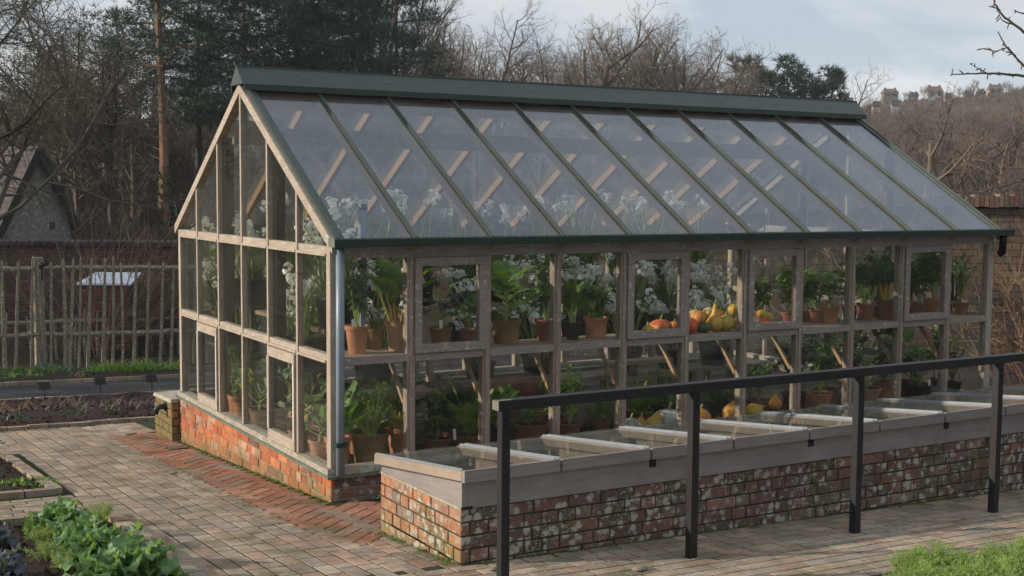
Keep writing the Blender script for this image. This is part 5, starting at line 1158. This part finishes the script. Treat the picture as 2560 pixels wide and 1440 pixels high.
for i, (px, y, z, r_, h_, mt, pl_, lab, gr_) in enumerate((
    (2015, .42, ST, .07, .12, 'terrad', p_bush(R_(601), .36, 150, .15, 'leafl', .07, .04, 6, .6), 'light leafy filler plant at the back of the shelf in the ninth bay', P1),
    (2122, .42, ST, .08, .13, 'terrad', p_brassica(R_(602), .40, 12, 'leaf', .17, .4), 'broad leaved plant at the back of the shelf beside the tenth bay post', P1),
    (2195, .43, ST, .08, .13, 'terrad', p_bush(R_(603), .5, 160, .16, 'leafd', .1, .05, 6, .7), 'tall dark bush at the back of the shelf in the tenth bay', P1),
    (2275, .43, ST, .08, .13, 'terra', p_bush(R_(604), .42, 160, .15, 'leafl', .09, .05, 6, .6), 'bright bush at the back of the shelf in the eleventh bay', P1),
    (2440, .42, ST, .08, .13, 'terrad', p_chard(R_(605), .46, 9, .05, 'stemg', 'leafd', .12), 'upright dark leaves at the back of the last bay', P1),
    (1905, .40, ST, .07, .12, 'terrad', p_bush(R_(606), .3, 120, .13, 'leaf', .08, .05, 5, .5), 'green herb behind the long yellow marrow', P1),
    (1130, .62, FZ, .11, .16, 'terrad', p_bush(R_(607), .42, 170, .2, 'leafd', .1, .05, 7, .5), 'dark bush deep in the second bay at floor level', P2),
    (900, .72, FZ, .11, .16, 'terra', p_parsley(R_(608), .5, 20, .16), 'second curly parsley clump behind the mossy bowl', P2),
    (1240, .62, FZ, .11, .16, 'terrad', p_lettuce(R_(609), .34, 18, 'leaf', .1), 'fresh green rosette behind the black pot in the third bay', P2),
    (1390, .62, FZ, .11, .16, 'terrad', p_bush(R_(610), .34, 150, .18, 'leafl', .08, .05, 7, .5), 'light herb behind the brown pot in the fourth bay', P2),
    (1500, .55, FZ, .11, .14, 'terrad', p_grass(R_(611), .3, 50, .12, 'leaf', .014), 'low grassy tuft in front of the bench', P2),
    (1985, .6, FZ, .12, .16, 'terrad', p_bush(R_(612), .5, 190, .2, 'leaf', .1, .06, 7, .5), 'leafy bush deep in the eighth bay at floor level', P2),
    (2130, .65, FZ, .12, .16, 'terrad', p_bush(R_(613), .62, 190, .2, 'leafl', .1, .05, 7, .6), 'tall light bush deep in the tenth bay at floor level', P2),
    (2275, .6, FZ, .12, .16, 'terrad', p_brassica(R_(614), .5, 13, 'leaf', .2, .4), 'broad green leaves deep in the eleventh bay at floor level', P2),
    (2385, .55, FZ, .12, .16, 'terrad', p_bush(R_(615), .5, 130, .2, 'leaf', .1, .04, 8, .7), 'loose green plant beside the last lower post', P2))):
    x_ = onY(px, 850 if z == ST else 1030, y).x; potted(('leafy_plant', 'potted_greens', 'potted_herb')[i % 3], (x_, y, z), r_, h_, mt, pl_, lab, group=gr_)
# staging with tubs of narcissus
stg = thing('staging', (.3, 1.5, -.06), 'tall stepped timber staging for the narcissus in the middle of the greenhouse', 'staging')
TIERS = ((1.45, .30), (1.80, .60), (2.15, .93))
for y, z in TIERS:
    m = MB(); m.box((.25, y-.16, z-.03), (5.05, y+.16, z)); m.build('shelf_board', M['woodb'], stg)
    for x in (.35, 1.6, 2.9, 4.2, 4.95):
        m = MB(); m.box((x-.025, y-.13, -.06), (x+.025, y-.08, z-.031)); m.build('leg', M['woodb'], stg)
nar = []
def tub(r=.14, h=.2):
    m = MB(); m.lathe([(.001, 0), (r*.78, 0), (r*.96, h*.86), (r*1.03, h*.87), (r*1.03, h), (r*.95, h), (r*.9, h*.8), (.001, h*.8)], 20); return m
ords = ('first', 'second', 'third', 'fourth', 'fifth', 'sixth', 'seventh', 'eighth', 'ninth', 'tenth', 'eleventh')
for v in range(4):
    rr = R_(70+v); o = thing('narcissus_tub', (0, 0, 0), '', 'potted plant', 'tubs of narcissus on the staging'); tub().build('tub', M['tub'], o, True)
    for nm, pm, mt in p_narc(rr, .66 if v < 2 else .44, 80 if v < 2 else 46, .11, 8 if v < 2 else 14, (.92, 1.12) if v < 2 else (.75, 1.15)):
        pm.v = [(x, y, z+.17) for x, y, z in pm.v]; pm.build(nm, M[mt], o)
    nar.append([o, True])
def put_nar(v, loc, rz, sc, lab):
    o = nar[v]
    if o[1]: o[0].location = loc; o[0].rotation_euler.z = rz; o[0].scale = (sc, sc, sc); tag(o[0], lab); o[1] = False
    else: dup(o[0], loc, rz, sc, lab)
rr = R_(77)
for i in range(11):
    put_nar(i % 2, (.45 + i*.43 + rr.uniform(-.04, .04), 2.12 + rr.uniform(-.03, .03), .93), rr.random()*6, rr.uniform(.95, 1.12), '%s black narcissus tub from the gable on the top step of the staging' % ords[i])
for i in range(11):
    put_nar(2 + i % 2, ((.42, .85, 1.3, 1.95, 2.6, 3.2, 3.5, 3.8, 4.12, 4.45, 4.8)[i] + rr.uniform(-.04, .04), 1.78 + rr.uniform(-.03, .03), .60), rr.random()*6, rr.uniform(.95, 1.15), '%s black narcissus tub from the gable on the middle step of the staging' % ords[i])
for i in (0, 1, 3, 4, 6, 7, 8):
    put_nar(2 + i % 2, (.5 + i*.5 + rr.uniform(-.05, .05), 1.44, .30), rr.random()*6, rr.uniform(.95, 1.2), '%s black narcissus tub from the gable on the lowest step of the staging' % ords[(0, 1, 3, 4, 6, 7, 8).index(i)])
for i, (x, y, z) in enumerate(((.32, 3.35, .55), (.36, 2.95, .45), (.3, 3.1, .85), (.35, 3.5, .9), (.28, 1.02, .62), (.3, .62, .95), (.3, 2.55, .95))):
    put_nar(2 + i % 2, (x, y, z), rr.random()*6, 1.15, ('white narcissus tub in the far corner of the gable', 'white narcissus tub in the second gable bay', 'raised narcissus tub in the far gable corner', 'narcissus tub against the far post of the gable', 'narcissus tub on a stand just inside the fifth gable bay', 'narcissus tub on a stand just inside the gable bay nearest the downpipe', 'narcissus tub on a stand behind the third gable bay')[i])
c_ = thing('corner_stand', (.35, 3.2, -.06), 'slim timber stand of small boards for tubs just inside the gable', 'staging')
for (x, y, z) in ((.32, 3.35, .55), (.36, 2.95, .45), (.3, 3.1, .85), (.35, 3.5, .9), (.28, 1.02, .62), (.3, .62, .95), (.3, 2.55, .95)):
    m = MB(); m.box((x-.15, y-.14, z-.03), (x+.15, y+.14, z)); m.build('stand_board', M['brownp'], c_); m = MB(); m.box((x-.015, y-.015, -.06), (x+.015, y+.015, z-.031)); m.build('leg', M['brownp'], c_)
# bench and blocks in the middle bays
bn = thing('bench', (3.4, 1.1, -.06), 'low timber bench with raised end seen in the fourth bay', 'bench')
m = MB(); m.box((3.0, .98, .30), (3.75, 1.22, .325)); m.build('seat_board', M['woodb'], bn)
for x in (3.06, 3.69):
    for y in (1.01, 1.17): m = MB(); m.box((x-.02, y-.02, -.06), (x+.02, y+.02, .299)); m.build('leg', M['woodb'], bn)
for k, (x, y, z, lab) in enumerate(((3.12, 1.1, .327, 'timber block on the bench under a laid board'), (3.38, 1.08, .327, 'second timber block on the bench under a laid board'))):
    m = MB(); m.box((x-.06, y-.06, z), (x+.06, y+.06, z+.1)); tag(m.build('timber_block', M['woodb']), lab, 'block')
m = MB(); m.box((2.98, 1.0, .429), (3.7, 1.16, .465)); tag(m.build('timber_plank', M['woodb']), 'loose plank lying across the two blocks on the bench', 'plank')
t = thing('planter_trough', (2.75, .85, FZ), 'pale grey planter trough on the bed in the fourth bay', 'planter'); x0 = fx(1460, .85, 960)
t.location = (x0, .82, -.02); m = MB(); m.box((x0-.13, .75, -.02), (x0+.13, .89, .16)); m.build('trough', M['woodg'], t); m = MB(); m.box((x0-.14, .74, .161), (x0+.14, .90, .18)); m.build('rim', M['woodg'], t)
cr = thing('timber_crate', (1.95, 1.0, -.06), 'reddish brown timber raised bed seen through the third bay', 'crate')
for k in range(3): m = MB(); m.box((1.45, 1.1, -.06+k*.15), (2.5, 1.13, .08+k*.15)); m.build('board', M['terrad'], cr)
m = MB(); m.box((1.46, 1.131, -.06), (2.49, 1.5, .34)); m.build('crate_soil', M['soil'], cr)
# squashes
def squash(px, py, r, y, z0, shape, col, label, tilt=0., stem=True, az=0., col2=None, bumps=8):
    c = onY(px, py, y); rr = R_(int(px)); m = MB(); rw = r; n = 28
    prof = []
    for i in range(15):
        t = i/14; a = -pi/2 + pi*t
        if shape == 'round': q, z = cos(a), sin(a)*.92
        elif shape == 'flat': q, z = cos(a)*1.12, sin(a)*.72
        elif shape == 'pear': q, z = cos(a)*(1 - .45*smooth(.45, .85, t)), sin(a)*1.1 + .35*smooth(.4, 1, t)
        elif shape == 'neck': q, z = cos(a)*(1 - .62*smooth(.4, .7, t)), sin(a)*1.15 + .8*smooth(.4, 1, t)
        else: q, z = cos(a)*.62, sin(a)*1.55
        prof.append((max(.002, q), z))
    rib = .06 if shape in ('round', 'flat') else .02
    m.lathe(prof, n, wob=lambda a, z: 1 + rib*cos(a*bumps) * (1 if abs(z) < .9 else .4))
    top = prof[-1][1]; cols = []
    rot = Matrix.Rotation(az, 3, 'Z') @ Matrix.Rotation(tilt, 3, 'Y')
    low = min((rot @ Vector(v)).z for v in m.v)
    def tr(v): q = rot @ Vector(v); return (c.x + q.x*r, y + q.y*r, z0 + (q.z - low)*r)
    o = thing('squash', tr((0, 0, 0)), label, 'squash'); nv = len(m.v)
    b2 = col2 or tuple(x*.8 for x in col)
    for v in m.v:
        a = math.atan2(v[1], v[0]); f = .5 + .5*cos(a*bumps); k = smooth(.35, .75, vnoise(v[0]*2.2+px, v[2]*2.2+v[1]*2)) if col2 else (1-f)*.5
        cols.append(tuple(lerp(p_, q_, k) for p_, q_ in zip(col, b2)))
    m.c = cols; m.v = [tr(v) for v in m.v]; m.build('fruit', M['squash'], o, True)
    if stem:
        m = MB(); s0 = top - .08; m.tube([tr((0, 0, s0)), tr((.05, 0, top+.18)), tr((.2, .05, top+.4))], [r*.13, r*.08, r*.1], 7); m.build('stalk', M['stemg'], o, True)
    return o
OR, YE, RE, GN, BE, WH = (.62, .25, .03), (.66, .40, .05), (.58, .10, .03), (.05, .08, .02), (.55, .42, .22), (.5, .5, .46)
Z = ST + .001
squash(1621, 815, .05, .12, Z, 'round', YE, 'small striped yellow gourd at the left end of the squashes on the shelf')
squash(1652, 808, .085, .2, Z, 'flat', RE, 'fat orange red pumpkin at the left of the squashes on the shelf', col2=(.55, .26, .06))
squash(1686, 803, .05, .27, Z, 'round', OR, 'small orange gourd right of the fat red pumpkin')
squash(1722, 818, .075, .1, Z, 'round', RE, 'red orange pumpkin tucked behind the post in the seventh bay')
squash(1738, 792, .07, .28, Z+.05, 'round', (.62, .36, .16), 'peach coloured squash behind the post in the seventh bay')
squash(1749, 800, .055, .14, Z+.07, 'pear', OR, 'orange pear shaped squash leaning on the dark green one', .9)
squash(1757, 815, .065, .12, Z, 'flat', GN, 'dark green squash low among the yellow ones')
squash(1773, 790, .058, .25, Z+.09, 'round', BE, 'pale yellow gourd with a stalk on top of the row')
squash(1787, 803, .078, .14, Z, 'neck', (.64, .36, .06), 'big golden long necked squash in the middle of the row')
squash(1800, 790, .05, .3, Z+.07, 'round', OR, 'orange gourd peeping over the golden long necked squash')
squash(1815, 806, .074, .14, Z, 'round', (.56, .38, .06), 'olive yellow squash right of the golden one', col2=(.3, .28, .05))
squash(1834, 784, .055, .22, Z+.115, 'round', YE, 'bright yellow round squash perched on top at the right of the row')
squash(1840, 806, .06, .24, Z, 'pear', (.5, .35, .14), 'dull buff squash beneath the bright yellow round one')
squash(1884, 803, .062, .15, Z, 'round', BE, 'cream squash just right of the post in the eighth bay')
squash(1900, 803, .07, .14, Z, 'flat', RE, 'scarlet squash under the long yellow marrow')
squash(1914, 789, .062, .19, Z+.055, 'long', YE, 'long yellow marrow lying aslant on the scarlet squash', 1.95, False)
squash(1603, 1052, .068, .2, FZ, 'pear', (.45, .24, .05), 'brown orange pear gourd with a curled stalk on the floor')
squash(1634, 1050, .08, .2, FZ, 'pear', (.55, .34, .06), 'golden pear gourd leaning beside the brown one on the floor', .5)
squash(1672, 1052, .13, .3, FZ, 'flat', WH, 'large grey white pumpkin on the floor')
squash(1578, 1060, .09, .22, FZ, 'round', (.3, .3, .26), 'speckled grey gourd half behind the post on the floor', col2=(.5, .5, .45))
squash(1752, 1035, .085, .2, FZ+.03, 'round', OR, 'bright orange squash on the floor beside a handrail post')
squash(1795, 1036, .05, .16, FZ+.03, 'flat', OR, 'small flattened orange squash on the floor')
squash(1830, 1030, .085, .2, FZ+.03, 'pear', (.62, .32, .05), 'orange pear squash on the floor at the foot of the post', .4)
squash(1884, 1024, .078, .2, FZ+.03, 'pear', YE, 'yellow squash on its side on the floor in the eighth bay', 1.2)
squash(1938, 1010, .06, .3, FZ+.08, 'pear', OR, 'little orange gourd among the leaves on the floor in the eighth bay')
# ================================================================ PLANTS OUTSIDE
def savoy(px, py, r, seed, label, leaf='savoy', n=15, up=.9):
    g_ = onG(px, py); rr = R_(seed); o = thing('cabbage', (g_.x, g_.y, g_.z), label, 'cabbage', 'cabbages in the near bed'); lv = MB(); st = MB(); ht = MB()
    st.tube([(g_.x, g_.y, g_.z-.03), (g_.x, g_.y, g_.z+.08)], .02, 7)
    for k in range(n):
        a = k*2.4 + rr.uniform(-.3, .3); t = k/n; el = lerp(.15, 1.25, t)*up + rr.uniform(-.12, .12); L = r*.58*lerp(1.15, .75, t)*rr.uniform(.85, 1.15)
        q = Vector((g_.x + .03*cos(a), g_.y + .03*sin(a), g_.z + .05 + .08*t)); d = Vector((cos(el)*cos(a), cos(el)*sin(a), sin(el))); st.tube([q, q + d*L*.3], [.009, .006], 5)
        # broad blistered leaf: a 9 x 7 sheet
        W = L*rr.uniform(.8, 1.0); NU, NV = 9, 6; sd = Vector((-sin(a), cos(a), 0)); vs = []; p = q + d*L*.18; e = el; tw = rr.uniform(-.5, .5)
        for i in range(NU+1):
            u = i/NU; e = el + .35*u - 1.5*u*u*rr.uniform(.85, 1.1); dd = Vector((cos(e)*cos(a), cos(e)*sin(a), sin(e)))
            if i: p = p + dd*(L*.95/NU)
            nn = sd.cross(dd)*-1; ss = (sd*cos(tw*u) + nn*sin(tw*u))
            if nn.z < 0: nn = -nn
            wd = math.sin(pi*min(1, .1 + .9*u)**.75)**.65*W*.5
            for j in range(NV+1):
                v = j/NV*2 - 1; bl = (vnoise(u*7+seed+k, v*5) - .5)*.035*r*4*abs(v)**.3; ed = sin(u*16 + k + (3 if v > 0 else 0))*.05*r*abs(v)**3*2.2
                vs.append(p + ss*(v*wd) + nn*(.22*wd*v*v*1.3 + bl + ed))
        lv.add(vs, [(i*(NV+1)+j, i*(NV+1)+j+1, (i+1)*(NV+1)+j+1, (i+1)*(NV+1)+j) for i in range(NU) for j in range(NV)])
    st.build('stalks', M['stemg'], o); lv.build('leaves', M[leaf], o, True); return o
savoy(150, 1350, .28, 301, 'farthest savoy cabbage at the head of the near bed', n=17, up=1.05)
savoy(205, 1380, .24, 302, 'savoy cabbage just in front of the farthest one in the near bed', n=14)
savoy(225, 1425, .28, 303, 'crinkled savoy cabbage with a broad outer leaf in the middle of the near bed', n=16)
savoy(300, 1425, .26, 307, 'savoy cabbage near the brick edging of the near bed', n=15)
savoy(335, 1470, .30, 304, 'large blue green savoy cabbage cut by the bottom of the picture', n=16)
savoy(255, 1490, .28, 305, 'light green savoy cabbage at the very bottom of the picture')
savoy(-8, 1470, .2, 306, 'dark purplish cabbage in the bottom corner of the bed', 'redcab', n=15, up=.8)
savoy(-30, 1400, .22, 308, 'purplish cabbage half out of view at the picture edge', 'redcab', n=15, up=.8)
def feathery(x, y, H, W, n, seed, label, leaf='feather', name='fennel_plant', grp=None, cat='plant'):
    z = gz(x, y) + .03; rr = R_(seed); o = thing(name, (x, y, z), label, cat, grp); st = MB(); lv = MB()
    for k in range(n):
        a = rr.random()*6.28; q = W*math.sqrt(rr.random()); b = Vector((x + cos(a)*q*.3, y + sin(a)*q*.3, z)); e = Vector((x + cos(a)*q, y + sin(a)*q, z + H*rr.uniform(.55, 1)*(1 - .35*(q/W)**2))); mid = b.lerp(e, .55) + Vector((0, 0, H*.1)); st.tube([b, mid, e], [.003, .0025, .0012], 4)
        for j in range(9):
            t = .35 + .65*j/8; c = (b.lerp(mid, t*1.6) if t < .6 else mid.lerp(e, (t-.6)/.4)); L = (.06 if name != 'fennel_plant' or grp != 'feathery plants in the front bed' else .085)*(1.25-t*.6)
            for sgn in (-1, 1):
                aa = a + sgn*1.2 + rr.uniform(-.5, .5); el = rr.uniform(-.1, .8); d = Vector((cos(aa)*cos(el), sin(aa)*cos(el), sin(el)))
                for i in range(6):
                    f = c + d*L*(i+.5)/6
                    for s2 in (-1, 1):
                        d2 = (d*.7 + rv(rr, .9)).normalized(); e2 = f + d2*L*.26; sd = d2.cross(Vector((0, 0, 1))).normalized()*(.0016 if W < .13 else .0027); lv.add([f-sd, f+sd, e2], [(0, 1, 2)])
    st.build('stems', M['stemg'], o); lv.build('fronds', M[leaf], o); return o
fx_ = [(2200, 1450, .26, .16), (2265, 1440, .30, .18), (2330, 1455, .24, .16), (2420, 1440, .3, .18), (2500, 1420, .28, .18), (2570, 1400, .3, .2), (2460, 1470, .3, .2), (2250, 1490, .3, .2), (2380, 1490, .32, .2), (2560, 1470, .32, .2), (2180, 1500, .26, .16), (2290, 1530, .3, .2), (2440, 1530, .3, .2)]
for i, (px, py, H, W) in enumerate(fx_):
    g_ = onG(px, py); g_.y = min(g_.y - .22, -3.6)
    feathery(g_.x, g_.y, H*.62, W*.78, 30, 400+i, 'feathery green plant in the front bed, %s of the patch' % ('leftmost', 'second from the left', 'third from the left', 'below the gap', 'tall one right of the gap', 'rightmost at the picture edge', 'low middle one', 'lower left one', 'lower central one', 'lower right corner one', 'lowest left one', 'low central one', 'low right one')[i], grp='feathery plants in the front bed')
for i, (px, py, H, W, lab) in enumerate(((118, 1420, .16, .14, 'wispy yellow green herb left of the savoy cabbages'), (248, 1318, .17, .1, 'wispy pale herb between the farthest cabbage and the edging'), (105, 1370, .13, .12, 'low pale herb beside the farthest cabbage'), (160, 1440, .15, .14, 'wispy herb in front of the middle cabbages'))):
    g_ = onG(px, py); feathery(g_.x, g_.y, H*.85, W*.8, 11, 430+i, lab, grp='wispy herbs in the near bed')
# low clumps in the borders
def clump(px, py, H, W, n, leaf, seed, label, grp, w=.012, kind='lin', base=None):
    g_ = onG(px, py) if base is None else base; rr = R_(seed); o = thing('border_clump', (g_.x, g_.y, g_.z), label, 'plant', grp); lv = MB()
    for k in range(n):
        a = rr.random()*6.28; q = W*math.sqrt(rr.random()); lv.leaf((g_.x + cos(a)*q, g_.y + sin(a)*q, g_.z + .02), rr.random()*6.28, rr.uniform(.3, 1.4), H*rr.uniform(.5, 1.1), w*rr.uniform(.7, 1.3), rr.uniform(.2, 1.4), 3, .3, kind)
    lv.build('leaves', M[leaf], o); return o
for i, (px, py, H, W, n, lf, lab) in enumerate(((60, 940, .16, .7, 260, 'leaf', 'long low green clump at the left end of the fence border'), (20, 950, .14, .5, 160, 'leafl', 'pale green clump at the picture edge of the fence border'), (145, 935, .3, .35, 90, 'leafb', 'spiky grey green clump right of the square fence post'), (200, 948, .14, .25, 80, 'cane', 'dry buff tuft in the fence border'),
        (258, 935, .22, .3, 220, 'leafl', 'rounded bright green tuft in the middle of the fence border'), (300, 932, .3, .35, 220, 'leafy', 'yellow green feathery clump in the fence border'), (350, 935, .22, .32, 220, 'leaf', 'green tuft near the right end of the fence border'), (395, 930, .26, .35, 220, 'leafl', 'light clump beside the greenhouse gable in the fence border'))):
    clump(px, py, H, W, n, lf, 500+i, lab, 'plants in the fence border', .03)
for i, (px, py, H, W, n, lf, lab) in enumerate(((40, 1040, .2, .45, 180, 'cane', 'withered clump at the left of the mulched bed'), (130, 1030, .22, .4, 180, 'twigr', 'brown withered clump in front of the first sign'), (200, 1050, .18, .3, 140, 'leafd', 'dull green mat in the mulched bed'), (240, 1045, .18, .3, 140, 'twigg', 'olive withered clump in the mulched bed'), (320, 1030, .2, .4, 180, 'twigr', 'russet withered clump beside the brick pier'), (20, 1065, .14, .3, 120, 'leafd', 'dark green mat at the front of the mulched bed'))):
    clump(px, py, H, W, n, lf, 520+i, lab, 'withered plants in the mulched bed', .02)
for i, (px, py, H, W, n, lf, lab) in enumerate(((60, 1222, .07, .22, 240, 'leafl', 'bright weeds in the corner of the bare bed'), (110, 1225, .05, .12, 120, 'leaf', 'small weed patch at the corner of the brick edging'), (10, 1232, .06, .15, 120, 'leaf', 'weed patch at the picture edge of the bare bed'), (40, 1330, .05, .3, 160, 'leafy', 'tiny weeds at the head of the cabbage bed'), (340, 1400, .05, .12, 90, 'leafl', 'small weed by the edging of the cabbage bed'), (405, 1445, .06, .08, 80, 'leafl', 'bright little weed at the bottom edging'))):
    clump(px, py, H, W, n, lf, 540+i, lab, 'weeds in the beds', .018, 'ov')
# moss and grass in the joints at the wall feet, crumbs on the soil
m = MB(); rr = R_(9)
def tufts(m, fn, n, h, w):
    for k in range(n):
        x, y = fn(); g0 = gz(x, y) + .012
        for j in range(7): m.leaf((x + rr.gauss(0, .014), y + rr.gauss(0, .014), g0), rr.random()*6.28, rr.uniform(.4, 1.4), h*rr.uniform(.4, 1.3), w, rr.uniform(.2, 1.5), 2, .2, 'lin')
tufts(m, lambda: (-.03 + rr.gauss(-.01, .02), rr.uniform(0, 3.8)), 130, .025, .007)
tufts(m, lambda: (rr.uniform(0, 6), -.03 + rr.gauss(-.01, .02)), 90, .03, .007)
tufts(m, lambda: (CX0 - .03 + rr.gauss(0, .02), rr.uniform(-2.1, -1.1)), 40, .03, .007)
tufts(m, lambda: (rr.uniform(0, 6.5), CY0 - .03 + rr.gauss(0, .03)), 110, .025, .007)
tufts(m, lambda: (-.55 + rr.gauss(0, .06), rr.uniform(-1, 4.4)), 70, .014, .006)
tufts(m, lambda: (rr.uniform(-.1, 6), rr.uniform(-3.3, -2.2)), 90, .010, .006)
tag(m.build('grass', M['leaf']), 'grass and moss tufts in the joints along the wall feet', 'grass', kind='stuff')
m = MB()
for k in range(2600):
    z_ = rr.random()
    if z_ < .35: x, y = rr.uniform(-2.6, -1.5), rr.uniform(-2.2, .3)
    elif z_ < .5: x, y = rr.uniform(-2.4, -1.62), rr.uniform(1.45, 3.6)
    elif z_ < .9: x, y = rr.uniform(-1.6, 1.4), rr.uniform(5.8, 8.5)
    else: x, y = rr.uniform(1.0, 4.5), rr.uniform(-4.2, -3.5)
    s = rr.uniform(.006, .022) * (1.6 if y > 5 else 1); c = Vector((x, y, gz(x, y) + .045 + rr.uniform(0, .02))); vs = [c + rv(rr, 1).normalized()*s for _ in range(5)]
    m.add(vs, [(0, 1, 2), (0, 2, 3), (0, 3, 4), (1, 2, 4), (2, 3, 4), (0, 4, 1)])
tag(m.build('soil_crumbs', M['bark']), 'clods and mulch crumbs strewn over the beds', 'soil', kind='stuff')

# ================================================================ HAZE
m = MB(); m.box((-345, -345, -12), (345, 345, 40)); hz = m.build('haze', M['haze']); tag(hz, 'thin winter haze lying over the garden and the hill', 'haze', kind='stuff')
